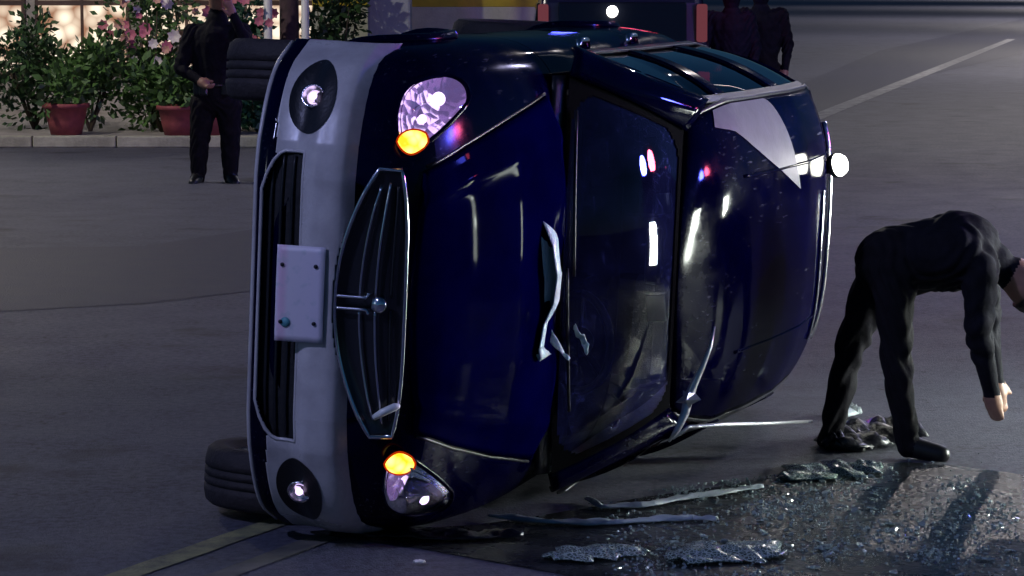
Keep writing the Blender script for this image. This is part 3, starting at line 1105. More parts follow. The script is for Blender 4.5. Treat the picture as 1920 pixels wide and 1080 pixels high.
# ---- wheels: the front ones hang down on their springs
def make_wheel(x, s, zc, steer=0.0, yc=.755):
    w = empty('wheel')
    w.parent = car
    w.location = (x, s * yc, zc)
    w.rotation_euler = (0, 0, steer)
    r = .312
    t = lathe('tyre', [(.205, -.085), (.235, -.105), (.285, -.108), (.304, -.092), (r, -.055), (r, -.034), (.304, -.032), (.304, -.026), (r, -.024), (r, -.003), (.304, -.001), (.304, .005), (r, .007), (r, .028), (.304, .030), (.304, .036), (r, .038), (r, .055), (.304, .092), (.285, .108), (.235, .105), (.205, .085)], M_TYRE, w, 48, 'y')
    rim = lathe('rim', [(.205, -.085), (.198, -.07), (.185, .0), (.198, .07), (.205, .085)], M_RIM, w, 32, 'y')
    lathe('hub', [(.06, s * .04), (.06, s * .06), (.03, s * .075)], M_RIM, rim, 16, 'y')
    for k in range(5):
        a = 2 * math.pi * k / 5 + .3
        tube('spoke', [(.04 * math.cos(a), s * .058, .04 * math.sin(a)), (.12 * math.cos(a), s * .062, .12 * math.sin(a)), (.193 * math.cos(a), s * .05, .193 * math.sin(a))], [.030, .024, .028], M_RIM, rim, 8)
    lathe('brake_disc', [(.15, -s * .01), (.15, -s * .03), (.02, -s * .03)], M_RIM, w, 24, 'y')
    return w
make_wheel(WHEEL_X, -1, .165, R(-4), .705)
make_wheel(WHEEL_X, 1, .130, R(-4), .765)
make_wheel(REAR_X, -1, .24)
make_wheel(REAR_X, 1, .24)
tube('axle', [(WHEEL_X, -.66, .165), (WHEEL_X + .05, -.3, .26), (WHEEL_X + .05, .3, .26), (WHEEL_X, .66, .15)], .03, M_INNER, car, 8)
tube('axle', [(REAR_X, -.66, .24), (REAR_X, .66, .24)], .04, M_INNER, car, 8)
tube('exhaust_pipe', [(-1.0, .1, .20), (-2.2, .12, .19), (-3.2, .25, .19), (-4.2, .45, .24)], .03, M_RIM, car, 8)
# ================================================================== FAR SIDE OF THE STREET
# ---- cream boundary wall with a yellow band, and a pale square column
WY = KY + 3.6
M_CREAM = mat('cream_render', (.55, .55, .44), rough=.85, noise=.10, nscale=3, bump=.2, bscale=30)
M_YBAND = mat('yellow_wall_paint', (.55, .42, .03), rough=.7, noise=.12, nscale=4)
M_POST = mat('pale_grey_concrete', (.42, .45, .47), rough=.75, noise=.08, nscale=5, bump=.15, bscale=40)
x0, x1 = at_depth(585, 0, WY).x, at_depth(1015, 0, WY).x
zt = at_depth(800, 13, WY).z
wall = empty('boundary_wall', ((x0 + x1) / 2, WY, .13))
tag(wall, 'cream rendered boundary wall with yellow painted top, behind the overturned car', 'wall')
box('wall', (0, .15, (zt - .13) / 2), (x1 - x0, .25, zt - .13), M_CREAM, wall)
box('painted_band', (0, .15, zt - .13 + .23), (x1 - x0, .262, .46), M_YBAND, wall, .01)
box('coping', (0, .15, zt - .13 + .50), (x1 - x0 + .06, .36, .08), M_POST, wall, .015)
cx = at_depth(731, 0, WY - .6).x
cw = 80 / FPX * (WY - .6)
colm = empty('canopy_column', (cx, WY - .6, .13))
tag(colm, 'thick pale grey square column in front of the cream wall', 'column')
box('shaft', (0, 0, 2.0), (cw, cw, 4.0), M_POST, colm, .03)
box('base', (0, 0, .10), (cw + .12, cw + .12, .20), M_POST, colm, .03)
box('capital', (0, 0, 4.08), (cw + .2, cw + .2, .16), M_POST, colm, .03)

# ---- slim posts
def post(px, Y, r, label, m, h=4.2):
    p = at_depth(px, 0, Y)
    e = empty('street_post', (p.x, Y, .13))
    tag(e, label, 'post', 'slim posts on the far pavement')
    lathe('shaft', [(r * 1.1, 0), (r, .3), (r * .9, h)], m, e, 16)
    lathe('base_plate', [(r * 2.2, 0), (r * 2.2, .03), (r * 1.2, .06)], m, e, 16)
    lathe('cap', [(r * 1.05, h), (r * .7, h + .05), (.001, h + .07)], m, e, 16)
M_WPOST = mat('white_painted_steel', (.75, .74, .72), rough=.45)
M_DPOST = mat('dark_brown_timber', (.055, .030, .038), rough=.8, noise=.3, nscale=12, bump=.4, bscale=30)
post(502, KY + 1.5, .055, 'slim white post nearest the standing onlooker with raised hands', M_WPOST)
post(542, KY + 2.0, .125, 'stout dark brown post between two white posts', M_DPOST)
post(572, KY + 1.2, .05, 'slim white post just right of the dark brown post', M_WPOST)

# ---- lit shopfront
SY = KY + 7.0
shop = empty('shopfront', (at_depth(250, 0, SY).x, SY, .13))
tag(shop, 'brightly lit white shopfront behind the flower planters', 'shop')
M_SHOPW = mat('shop_wall', (.60, .54, .48), rough=.8, noise=.1, nscale=4)
M_FRAME = mat('shop_frame', (.10, .06, .05), rough=.5)
M_LIT = emission('lit_window', (1.0, .93, .80), 1.35)
_nt = M_LIT.node_tree
_tc = _nt.nodes.new('ShaderNodeTexCoord')
_vo = _nt.nodes.new('ShaderNodeTexVoronoi')
_vo.inputs['Scale'].default_value = 4.5
_nt.links.new(_tc.outputs['Object'], _vo.inputs['Vector'])
_rp = _nt.nodes.new('ShaderNodeValToRGB')
_rp.color_ramp.elements[0].color = (1.0, .86, .66, 1)
_rp.color_ramp.elements[0].position = .25
_rp.color_ramp.elements[1].color = (.30, .15, .09, 1)
_rp.color_ramp.elements[1].position = .8
_nt.links.new(_vo.outputs['Distance'], _rp.inputs[0])
_nt.links.new(_rp.outputs[0], [n for n in _nt.nodes if n.type == 'EMISSION'][0].inputs[0])
M_LIT2 = emission('lit_sign_white', (1.0, .97, .92), 3.2)
box('wall', (0, .3, 1.9), (9.0, .3, 3.8), M_SHOPW, shop)
for i in range(6):
    x = -3.75 + i * 1.5
    w = box('window', (x, .12, 1.55), (1.36, .08, 2.1), M_FRAME, shop, .01)
    for j in (-1, 1):
        for k in (0, 1):
            box('pane', (x + j * .325, .07, 1.03 + k * 1.02), (.60, .02, .94), M_LIT, w)
box('sign_box', (0, .0, 3.1), (8.6, .22, .55), M_LIT2, shop, .02)
for i in range(8):
    lathe('wall_lamp', [(.001, -.09), (.07, -.05), (.09, 0), (.07, .06), (.001, .09)], M_LIT2, shop, 14, 'z', (-3.9 + i * 1.1, -.10, 1.85 + .16 * (i % 3)))

# ---- planted bed: shrubs with flowers, and terracotta pots
M_LEAF = [mat('leaf_dark', (.035, .085, .022), rough=.55, noise=.3, nscale=6), mat('leaf_mid', (.07, .15, .035), rough=.55, noise=.3, nscale=6), mat('leaf_teal', (.03, .11, .06), rough=.5, noise=.3, nscale=6)]
M_STEM = mat('stem', (.06, .045, .025), rough=.8)
M_FLOW = [mat('flower_pink', (.55, .16, .22), rough=.6), mat('flower_peach', (.62, .34, .24), rough=.6), mat('flower_white', (.72, .66, .60), rough=.6)]
def foliage(name, centre, rad, n, size, m, parent, seed):
    rnd = random.Random(seed)
    vs, fs = [], []
    lobes = [(Vector((rnd.gauss(0, .38) * rad[0], rnd.gauss(0, .38) * rad[1], rnd.uniform(-.75, .75) * rad[2])), rnd.uniform(.3, .55)) for _ in range(12)]
    for _ in range(n):
        lc, lr = rnd.choice(lobes)
        d = Vector((rnd.gauss(0, 1), rnd.gauss(0, 1), rnd.gauss(0, 1))).normalized()
        k = lr * rnd.random() ** .45
        p = Vector(centre) + lc + Vector((d.x * rad[0], d.y * rad[1], d.z * rad[2])) * k
        t = (d + Vector((rnd.gauss(0, .6), rnd.gauss(0, .6), rnd.gauss(.2, .5)))).normalized()
        u = t.cross(Vector((rnd.gauss(0, 1), rnd.gauss(0, 1), rnd.gauss(0, 1)))).normalized()
        L = size * rnd.uniform(.6, 1.4)
        b_ = len(vs)
        vs += [p, p + t * L * .5 + u * L * .26, p + t * L, p + t * L * .5 - u * L * .26]
        fs.append((b_, b_ + 1, b_ + 2, b_ + 3))
    return mesh_obj(name, vs, fs, m, parent, False)
def shrub(px, Y, w, h, kind, label, flower=None, seed=1, nfl=26):
    p = at_depth(px, 0, Y)
    e = empty('flowering_shrub' if flower is not None else 'shrub', (p.x, Y, .12))
    tag(e, label, 'shrub', 'shrubs in the planted bed')
    rnd = random.Random(seed)
    vs, fs = [], []
    for k in range(6):
        a = rnd.uniform(0, 6.28)
        q, g = tube_data([(0, 0, 0), (math.cos(a) * w * .15, math.sin(a) * w * .15, h * .35), (math.cos(a) * w * .32, math.sin(a) * w * .32, h * .8)], [.022, .015, .006], 5)
        fs += [tuple(i + len(vs) for i in f) for f in g]
        vs += q
    mesh_obj('stems', vs, fs, M_STEM, e)
    foliage('foliage', (0, 0, h * .55), (w * .55, w * .5, h * .5), 1500, .11, M_LEAF[kind], e, seed)
    if flower is not None:
        for k in range(nfl):
            a, zz = rnd.uniform(math.pi, 2 * math.pi), rnd.uniform(.45, 1.0) * h
            rr = w * rnd.uniform(.25, .52)
            c = Vector((rr * math.cos(a), rr * math.sin(a), zz))
            r = rnd.uniform(.05, .10)
            vs, fs = [], []
            for j in range(7):
                t = 2 * math.pi * j / 7
                d = Vector((math.cos(t), -.35, math.sin(t))).normalized()
                s_ = Vector((-math.sin(t), 0, math.cos(t)))
                b_ = len(vs)
                vs += [c, c + d * r * .6 + s_ * r * .35, c + d * r, c + d * r * .6 - s_ * r * .35]
                fs.append((b_, b_ + 1, b_ + 2, b_ + 3))
            mesh_obj('flower', vs, fs, M_FLOW[flower if flower < 3 else rnd.randrange(3)], e, False)
BY_ = KY + .75
shrub(60, BY_ + 1.0, 1.3, 1.35, 0, 'dark green shrub at the far left, in front of the lit shop', None, 3)
shrub(165, BY_ + .5, 1.1, 1.15, 1, 'low leafy green shrub left of the pink flowering shrub', None, 4)
shrub(285, BY_ + .9, 1.2, 1.85, 1, 'tall shrub with pink and peach flowers left of the onlooker', 3, 5, 46)
shrub(300, BY_ + .3, .9, .85, 1, 'low bright green shrub beside the red pot', None, 6)
shrub(455, BY_ + 1.0, 1.0, 1.75, 2, 'tall shrub with pink flowers behind the onlooker', 0, 7, 30)
shrub(480, BY_ + .4, .8, .80, 2, 'low teal green shrub right of the onlooker, against the kerb', None, 8)
shrub(625, BY_ + 1.6, 1.0, 1.9, 0, 'thin dark shrub in front of the cream wall', None, 9)
M_POT = mat('terracotta_red', (.26, .055, .060), rough=.7, noise=.2, nscale=8, bump=.15, bscale=40)
def pot(px, Y, r, h, label):
    p = at_depth(px, 0, Y)
    e = empty('flower_pot', (p.x, Y, .126))
    tag(e, label, 'pot', 'red pots along the kerb')
    lathe('bowl', [(r * .68, 0), (r * .82, h * .4), (r * .95, h * .85), (r * 1.06, h * .86), (r * 1.06, h), (r * .92, h), (r * .88, h * .9), (.01, h * .9)], M_POT, e, 24)
    lathe('soil', [(r * .88, h * .91), (r * .4, h * .93), (.001, h * .94)], mat('soil', (.02, .014, .01), rough=.95), e, 20)
    foliage('plant', (0, 0, h + .16), (r * 1.0, r * 1.0, .26), 220, .12, M_LEAF[1], e, int(px))
pot(333, KY + .42, .26, .36, 'red pot half hidden by the onlooker\'s left leg')
pot(395, KY + .46, .24, .42, 'red pot seen between the onlooker\'s legs')
pot(120, KY + .5, .27, .38, 'red pot standing alone near the left end of the kerb')

# ---- parked dark van seen from behind, with a light bar on its roof
M_VAN = mat('van_navy_paint', (.012, .012, .035), rough=.3, coat=.5, noise=.2, nscale=3)
M_VGLASS = mat('van_black_glass', (.008, .009, .014), rough=.08, spec=.6)
M_RED = emission('tail_light_lit', (1.0, .04, .10), 1.6)
M_PINK = emission('tail_light_upper_lit', (1.0, .26, .34), .14)
M_BLUEBAR = emission('light_bar_blue', (.03, .05, 1.0), 10)
M_REDBAR = emission('light_bar_red', (1.0, .02, .06), 8)
M_WHITEL = emission('work_light_lit', (1.0, .97, .90), 9)
M_BEAM = emission('headlight_beam_lit', (.92, 1.0, .90), 190)
def make_van(loc, rz, label, lit=False):
    v = empty('police_van', loc, rz)
    tag(v, label, 'van', 'dark police vans')
    # local: rear face at y=0 looking to -y, body runs to +y; width along x
    W = .86
    prof = [(.02, .42), (.0, .60), (.02, 1.05), (.10, 1.75), (.22, 2.0), (3.0, 2.02), (3.5, 1.62), (4.35, 1.25), (4.6, .95), (4.62, .45)]
    vs, fs = [], []
    xs = [(-W, .0), (-W + .06, 1), (W - .06, 1), (W, 0)]
    rows = []
    for sx in (-1, -.94, -.6, 0, .6, .94, 1):
        inset = .0 if abs(sx) < .95 else .05
        row = []
        for (y, z) in prof:
            tumble = max(0, z - 1.05) * .12
            row.append(len(vs))
            yy = 2.3 + (y - 2.3) * (1 - inset * .5) + .05 * sx * sx * (1 if y < 2 else -1)
            vs.append(Vector((sx * (W - tumble), yy, z - inset * (z - 1.2) * .6)))
        rows.append(row)
    n = len(prof)
    for a in range(len(rows) - 1):
        for k in range(n):
            fs.append((rows[a][k], rows[a][(k + 1) % n], rows[a + 1][(k + 1) % n], rows[a + 1][k]))
    fs.append(tuple(rows[0]))
    fs.append(tuple(rows[-1])[::-1])
    body = mesh_obj('body', vs, fs, M_VAN, v, False)
    bevel(body, .04, 3)
    g = box('rear_window', (0, .055, 1.50), (1.22, .03, .52), M_VGLASS, v, .02, Matrix.Rotation(R(-7), 3, 'X'))
    tube('wiper', [(0, .02, 1.25), (.18, .03, 1.36), (.40, .045, 1.40)], .01, M_BLACK, g)
    box('tailgate_handle', (0, -.005, 1.12), (.50, .05, .07), M_CHROME, v, .01)
    box('rear_bumper', (0, -.02, .55), (1.70, .20, .22), M_BLACK, v, .04)
    pl = box('licence_plate', (0, -.012, .92), (.32, .02, .16), M_PLATE, v, .004)
    for sx in (-1, 1):
        t = box('tail_light', (sx * .775, .03, 1.14), (.11, .08, .34), M_RED, v, .02)
        box('upper_lens', (sx * .755, .065, 1.56), (.10, .08, .36), M_PINK, t, .02)
        for wy in (.75, 3.55):
            w = lathe('wheel', [(.20, -.10), (.30, -.11), (.34, -.08), (.345, 0), (.34, .08), (.30, .11), (.20, .10)], M_TYRE, v, 28, 'x', (sx * .74, wy, .345))
            lathe('rim', [(.20, sx * .09), (.16, sx * .05), (.05, sx * .08), (.02, sx * .09)], M_RIM, w, 20, 'x', (sx * .74, wy, .345))
        box('side_window', (sx * (W - .04), 1.5, 1.52), (.03, 1.5, .45), M_VGLASS, v, .01, Matrix.Rotation(R(-sx * 7), 3, 'Y'))
        box('headlight', (sx * .66, 4.62, .72), (.26, .06, .70), M_BEAM if lit else M_CHROME, v, .02)  # made tall to lengthen the streaks its reflection draws on the roof
    lathe('rear_lamp', [(.055, .0), (.05, -.03), (.001, -.045)], M_WHITEL, v, 16, 'y', (-.10, .015, 1.67))
    bar = box('light_bar', (0, 1.3, 2.10), (1.25, .30, .05), M_BLACK, v, .02)
    for k in range(6):
        box('beacon', (-.52 + k * .208, 1.3, 2.175), (.19, .27, .10), M_BLUEBAR if k % 2 == 0 else M_REDBAR, bar, .02)
    return v
p = at_depth(1168, 0, 26.3)
make_van((p.x, 26.3, 0), R(0), 'dark police van seen from behind, beyond the overturned car')

VAN2 = make_van((9.2, 12.3, 0), R(96), 'added unseen dark police van with lit headlights, outside the view to the right', True)
# ---- round work lamp clipped to the rear edge of the car's roof
lq = roof_P(.80, .275)
lw = car.matrix_world @ lq
ln = (car.matrix_world.to_3x3() @ Vector((.35, -.25, .9))).normalized()
wl = empty('work_lamp', lw)
tag(wl, 'bright round white work lamp clipped to the roof of the overturned car', 'lamp')
wl.rotation_euler = ln.to_track_quat('Z', 'Y').to_euler()
lathe('clip', [(.030, .0), (.028, .02), (.020, .03)], M_BLACK, wl, 14)
lathe('housing', [(.030, .028), (.052, .034), (.056, .056), (.050, .060)], M_BLACK, wl, 22)
lathe('lamp_glass', [(.050, .058), (.049, .072), (.038, .090), (.019, .100), (.001, .103)], emission('work_lamp_glow', (1.0, 1.0, .86), 30), wl, 22)
# ================================================================== PEOPLE
M_CLOTH = mat('black_uniform', (.009, .009, .014), rough=.85, noise=.3, nscale=14, bump=.35, bscale=18, spec=.12)
M_CLOTH2 = mat('navy_uniform', (.010, .010, .022), rough=.85, noise=.3, nscale=14, bump=.35, bscale=18, spec=.12)
M_CLOTH3 = mat('dark_trousers', (.010, .009, .012), rough=.85, noise=.3, nscale=14, bump=.4, bscale=16, spec=.12)
M_SKIN = mat('skin', (.36, .19, .13), rough=.5, noise=.1, nscale=20)
M_BOOT = mat('black_leather', (.008, .008, .009), rough=.35)
M_HAIR = mat('dark_hair', (.010, .008, .007), rough=.5, bump=.5, bscale=90)
def make_person(label, J, cloth, trousers, scale=1.0, group='people', hood=False, leg=1.0):
    """J: joints in world coordinates; one continuous skinned body, coloured by nearest bone"""
    base = Vector((J['pelvis'].x, J['pelvis'].y, 0))
    e = empty('person', base)
    tag(e, label, 'person', group)
    names, verts, rad = [], [], []
    def V(n, p, r):
        names.append(n); verts.append(Vector(p) - base); rad.append(r * scale)
        return len(names) - 1
    edges, bones = [], []
    def E(a, b, m):
        edges.append((a, b)); bones.append((a, b, m))
    pel = V('pelvis', J['pelvis'], .150)
    waist = V('waist', J['pelvis'].lerp(J['chest'], .45), .150)
    chest = V('chest', J['chest'], .170)
    neck0 = V('neck0', J['chest'].lerp(J['neck'], .75), .090)
    neck = V('neck', J['neck'], .058)
    hd = (J['head'] - J['neck'])
    head0 = V('head0', J['neck'] + hd * .50, .080)
    head1 = V('head1', J['head'], .098)
    head2 = V('head2', J['head'] + hd.normalized() * .085, .070)
    E(pel, waist, 1); E(waist, chest, 0); E(chest, neck0, 0); E(neck0, neck, 4 if hood else 2); E(neck, head0, 4 if hood else 2); E(head0, head1, 4 if hood else 2); E(head1, head2, 4)
    face = J.get('face', Vector((0, -1, 0)))
    n_ = V('nose', J['head'] + face * .105 - hd.normalized() * .03, .016)
    E(head1, n_, 2)
    hands = []
    lat = (J['sh_r'] - J['sh_l']) * .32
    for sgn in (-1, 1):
        c1 = V('ribs', J['chest'] + lat * sgn * .75, .125)
        w1 = V('flank', J['pelvis'].lerp(J['chest'], .45) + lat * sgn * .55, .115)
        E(chest, c1, 0); E(c1, w1, 0)
    for s in ('l', 'r'):
        sh = V('sh', J['sh_' + s], .078)
        el = V('el', J['el_' + s], .054)
        wr = V('wr', J['wr_' + s], .036)
        E(chest, sh, 0); E(sh, el, 0); E(el, wr, 0)
        d = (J['wr_' + s] - J['el_' + s]).normalized()
        ref = face if abs(d.dot(face)) < .8 else Vector((0, 0, 1))
        sd = d.cross(ref).normalized()
        pm_ = V('palm', J['wr_' + s] + d * .065 * scale, .040)
        E(wr, pm_, 2)
        for k, (off, L) in enumerate(((-.030, .070), (-.010, .085), (.011, .080), (.031, .062))):
            b0 = J['wr_' + s] + d * .095 * scale + sd * off * scale
            f1 = V('f', b0 + d * L * .5 * scale, .0105)
            f2 = V('f', b0 + (d * .85 + ref * .5) * L * scale, .0085)
            E(pm_, f1, 2); E(f1, f2, 2)
        t1 = V('t', J['wr_' + s] + (d * .05 + sd * -.045 + ref * .015) * scale, .013)
        t2 = V('t', J['wr_' + s] + (d * .095 + sd * -.065 + ref * .03) * scale, .010)
        E(wr, t1, 2); E(t1, t2, 2)
        hp_ = V('hip', J['hip_' + s], .110 * (.5 + leg / 2))
        kn = V('kn', J['kn_' + s], .076 * leg)
        cf = V('calf', J['kn_' + s].lerp(J['an_' + s], .35), .074 * leg)
        an = V('an', J['an_' + s], .054 * (.4 + .6 * leg))
        to = V('toe', J['toe_' + s], .040)
        E(pel, hp_, 1); E(hp_, kn, 1); E(kn, cf, 1); E(cf, an, 1); E(an, to, 3)
    # every bone becomes a closed tapered capsule; a voxel remesh fuses them into one skin
    vs, fs = [], []
    def capsule(A_, B_, ra, rb, flat=1.0):
        ax = B_ - A_
        L = ax.length
        t = ax.normalized() if L > 1e-5 else Vector((0, 0, 1))
        q = t.to_track_quat('Z', 'Y').to_matrix()
        seg = 14
        prof = [(math.sin(k / 5 * math.pi / 2) * ra, -math.cos(k / 5 * math.pi / 2) * ra) for k in range(1, 6)]
        prof += [(ra * (1 - f) + rb * f, L * f) for f in (.33, .66)]
        prof += [(math.cos(k / 5 * math.pi / 2) * rb, L + math.sin(k / 5 * math.pi / 2) * rb) for k in range(0, 5)]
        b0 = len(vs)
        vs.append(A_ + q @ Vector((0, 0, -ra)))
        for r, h in prof:
            for k in range(seg):
                a_ = 2 * math.pi * k / seg
                vs.append(A_ + q @ Vector((r * math.cos(a_), r * math.sin(a_), h)))
        vs.append(A_ + q @ Vector((0, 0, L + rb)))
        last = len(vs) - 1
        for k in range(seg): fs.append((b0, b0 + 1 + (k + 1) % seg, b0 + 1 + k))
        for i in range(len(prof) - 1):
            for k in range(seg):
                r0, r1 = b0 + 1 + i * seg, b0 + 1 + (i + 1) * seg
                fs.append((r0 + k, r0 + (k + 1) % seg, r1 + (k + 1) % seg, r1 + k))
        r0 = b0 + 1 + (len(prof) - 1) * seg
        for k in range(seg): fs.append((r0 + k, r0 + (k + 1) % seg, last))
    for a_, b_, m_ in bones: capsule(verts[a_], verts[b_], rad[a_], rad[b_])
    me = bpy.data.meshes.new('body')
    me.from_pydata([tuple(v) for v in vs], [], fs)
    o = bpy.data.objects.new('body', me)
    col.objects.link(o)
    rm = o.modifiers.new('fuse', 'REMESH')
    rm.mode = 'VOXEL'
    rm.voxel_size = .0095
    sm = o.modifiers.new('smooth', 'SMOOTH')
    sm.factor = .5
    sm.iterations = 4
    dg = bpy.context.evaluated_depsgraph_get()
    dg.update()
    nm = bpy.data.meshes.new_from_object(o.evaluated_get(dg))
    o.modifiers.clear()
    o.data = nm
    # cloth folds: gather at the joints
    co = np.empty(len(nm.vertices) * 3)
    nm.vertices.foreach_get('co', co)
    co = co.reshape(-1, 3)
    no = np.array([tuple(v.normal) for v in nm.vertices])
    jn = np.array([tuple(verts[i]) for i, n__ in enumerate(names) if n__ in ('kn', 'el', 'an', 'hip', 'waist', 'sh')])
    near = np.min(np.linalg.norm(co[:, None, :] - jn[None], axis=2), axis=1)
    skin_pts = np.array([tuple(verts[i]) for i, n__ in enumerate(names) if n__ in ('palm', 'f', 't', 'wr', 'head1', 'head0', 'neck', 'nose', 'toe')])
    far_skin = np.min(np.linalg.norm(co[:, None, :] - skin_pts[None], axis=2), axis=1) > .13
    fold = np.sin(co[:, 2] * 62 + 9 * np.sin(co[:, 0] * 14) + 7 * np.sin(co[:, 1] * 17)) * np.exp(-(near / .16) ** 2) * .0085
    fold += np.sin(co[:, 0] * 37 + co[:, 2] * 21 + 3 * np.sin(co[:, 1] * 30)) * .0035
    co += no * (fold * far_skin)[:, None]
    nm.vertices.foreach_set('co', co.ravel())
    o.parent = e
    nm.materials.clear()
    for m in (cloth, trousers, M_SKIN, M_BOOT, M_HAIR): nm.materials.append(m)
    A = np.array([tuple(verts[a]) for a, b, m in bones]); B = np.array([tuple(verts[b]) for a, b, m in bones])
    mi = [m for a, b, m in bones]
    rb = np.array([(rad[a] + rad[b]) / 2 for a, b, m in bones])
    idx = []
    AB = B - A
    L2 = (AB ** 2).sum(1) + 1e-9
    for p in nm.polygons:
        c = np.array(p.center)
        t = np.clip(((c - A) * AB).sum(1) / L2, 0, 1)
        d = np.linalg.norm(c - (A + AB * t[:, None]), axis=1) - rb
        idx.append(mi[int(d.argmin())])
    nm.polygons.foreach_set('material_index', idx)
    if hood: nm.materials[4] = cloth
    nm.polygons.foreach_set('use_smooth', [True] * len(nm.polygons))
    # hair cap, ears, eyes
    up = hd.normalized()
    hc = J['head'] - base
    q = up.to_track_quat('Z', 'Y').to_matrix()
    vs, fs = [], []
    for i in range(7):
        for k in range(18):
            th = (i / 6) * math.pi * .56
            ph = 2 * math.pi * k / 18
            d = q @ Vector((math.sin(th) * math.cos(ph), math.sin(th) * math.sin(ph), math.cos(th)))
            d2 = d * .112 + up * .035 - face * .018
            vs.append(hc + d2 * scale)
    for i in range(6):
        for k in range(18): fs.append((i * 18 + k, i * 18 + (k + 1) % 18, (i + 1) * 18 + (k + 1) % 18, (i + 1) * 18 + k))
    solidify(mesh_obj('hood' if hood else 'hair', vs, fs, cloth if hood else M_HAIR, e), .012, 0)
    side = up.cross(face).normalized()
    for s in (-1, 1):
        lathe('ear', [(.001, -.012), (.022, -.008), (.026, 0), (.001, .008)], M_SKIN, e, 10, 'z', hc + side * s * .100 * scale)
        lathe('eye', [(.001, -.010), (.011, 0), (.001, .010)], M_HAIR, e, 8, 'z', hc + (face * .092 + side * s * .034 + up * .005) * scale)
    return e
def J2(Y, d):
    out = {}
    for k, v in d.items():
        if k == 'face':
            out[k] = Vector(v).normalized()
        else:
            out[k] = at_depth(v[0], v[1], Y + (v[2] if len(v) > 2 else 0))
    return out
# onlooker at the left, hands lifted to the face
Y1 = ground(400, 342).y
pj = J2(Y1, dict(pelvis=(405, 178), chest=(406, 78), neck=(408, 25), head=(412, -12, -.06), face=(.4, -.9, -.1),
    sh_l=(362, 62), el_l=(338, 128, -.05), wr_l=(372, 150, -.18), sh_r=(452, 60), el_r=(470, 98, -.25), wr_r=(438, 30, -.30),
    hip_l=(382, 196), kn_l=(374, 268), an_l=(372, 332, .03), toe_l=(362, 344, -.16),
    hip_r=(428, 196), kn_r=(432, 266), an_r=(432, 332, .03), toe_r=(442, 345, -.16)))
pr1 = make_person('person in a dark uniform standing by the red pots, one hand raised to the face', pj, M_CLOTH, M_CLOTH3, 1.22)
bp_ = pj['pelvis'] - Vector((pj['pelvis'].x, pj['pelvis'].y, 0))
def belt_kit(e, c, r):
    b_ = tube('belt', ring_pts(c + Vector((0, 0, .10)), r, (0, 0, 1), 24), .026, M_BOOT, e, 8, closed=True)
    for a in (-2.2, -.9, .3, 3.4):
        box('pouch', c + Vector((r * math.cos(a), r * math.sin(a), .06)), (.09, .09, .13), M_BOOT, b_, .02)
belt_kit(pr1, bp_, .175)
# two people by the van
Y2 = 29.0
def stander(px, Y, w, lean, label, cloth, hh=1.0):
    s = FPX / Y
    fy = HORIZON + CAM_H * s
    def k(x, z, dy=0): return (px + x * s, fy - z * s * hh, dy)
    return make_person(label, J2(Y, dict(pelvis=k(0, .96), chest=k(lean, 1.34), neck=k(lean, 1.55), head=k(lean, 1.68, -.03), face=(lean * 3, 1, 0),
        sh_l=k(-.19 * w, 1.45), el_l=k(-.27 * w, 1.17, -.02), wr_l=k(-.24 * w, .93, -.12), sh_r=k(.19 * w, 1.45), el_r=k(.27 * w, 1.17), wr_r=k(.24 * w, .93, -.10),
        hip_l=k(-.10, .90), kn_l=k(-.12, .50, -.02), an_l=k(-.12, .09), toe_l=k(-.13, .04, .17),
        hip_r=k(.10, .90), kn_r=k(.12, .50, -.02), an_r=k(.12, .09), toe_r=k(.13, .04, .17))), cloth, M_CLOTH3, 1.12, hood=True)
stander(1368, Y2, 1.0, .02, 'person in dark clothes standing beside the van, nearer the van', M_CLOTH2, 1.08)
stander(1430, Y2 + .6, 1.0, -.02, 'person in dark clothes standing beside the van, farther from it', M_CLOTH, 1.10)
# person stooping at the right, seen side on
Y3 = ground(1560, 850).y
make_person('person in dark clothes bending over the glass at the right, legs apart', J2(Y3, dict(
    pelvis=(1672, 492), chest=(1800, 470, -.05), neck=(1880, 500, -.08), head=(1930, 535, -.08), face=(.6, 0, -.8),
    sh_l=(1842, 492, .17), el_l=(1850, 610, .18), wr_l=(1866, 712, .12), sh_r=(1838, 500, -.20), el_r=(1836, 625, -.22), wr_r=(1858, 730, -.18),
    hip_l=(1650, 505, .08), kn_l=(1592, 660, .10), an_l=(1556, 826, .10), toe_l=(1606, 842, .06),
    hip_r=(1676, 510, -.10), kn_r=(1680, 668, -.14), an_r=(1702, 836, -.14), toe_r=(1764, 852, -.18))), M_CLOTH, M_CLOTH3, .98, leg=.80)
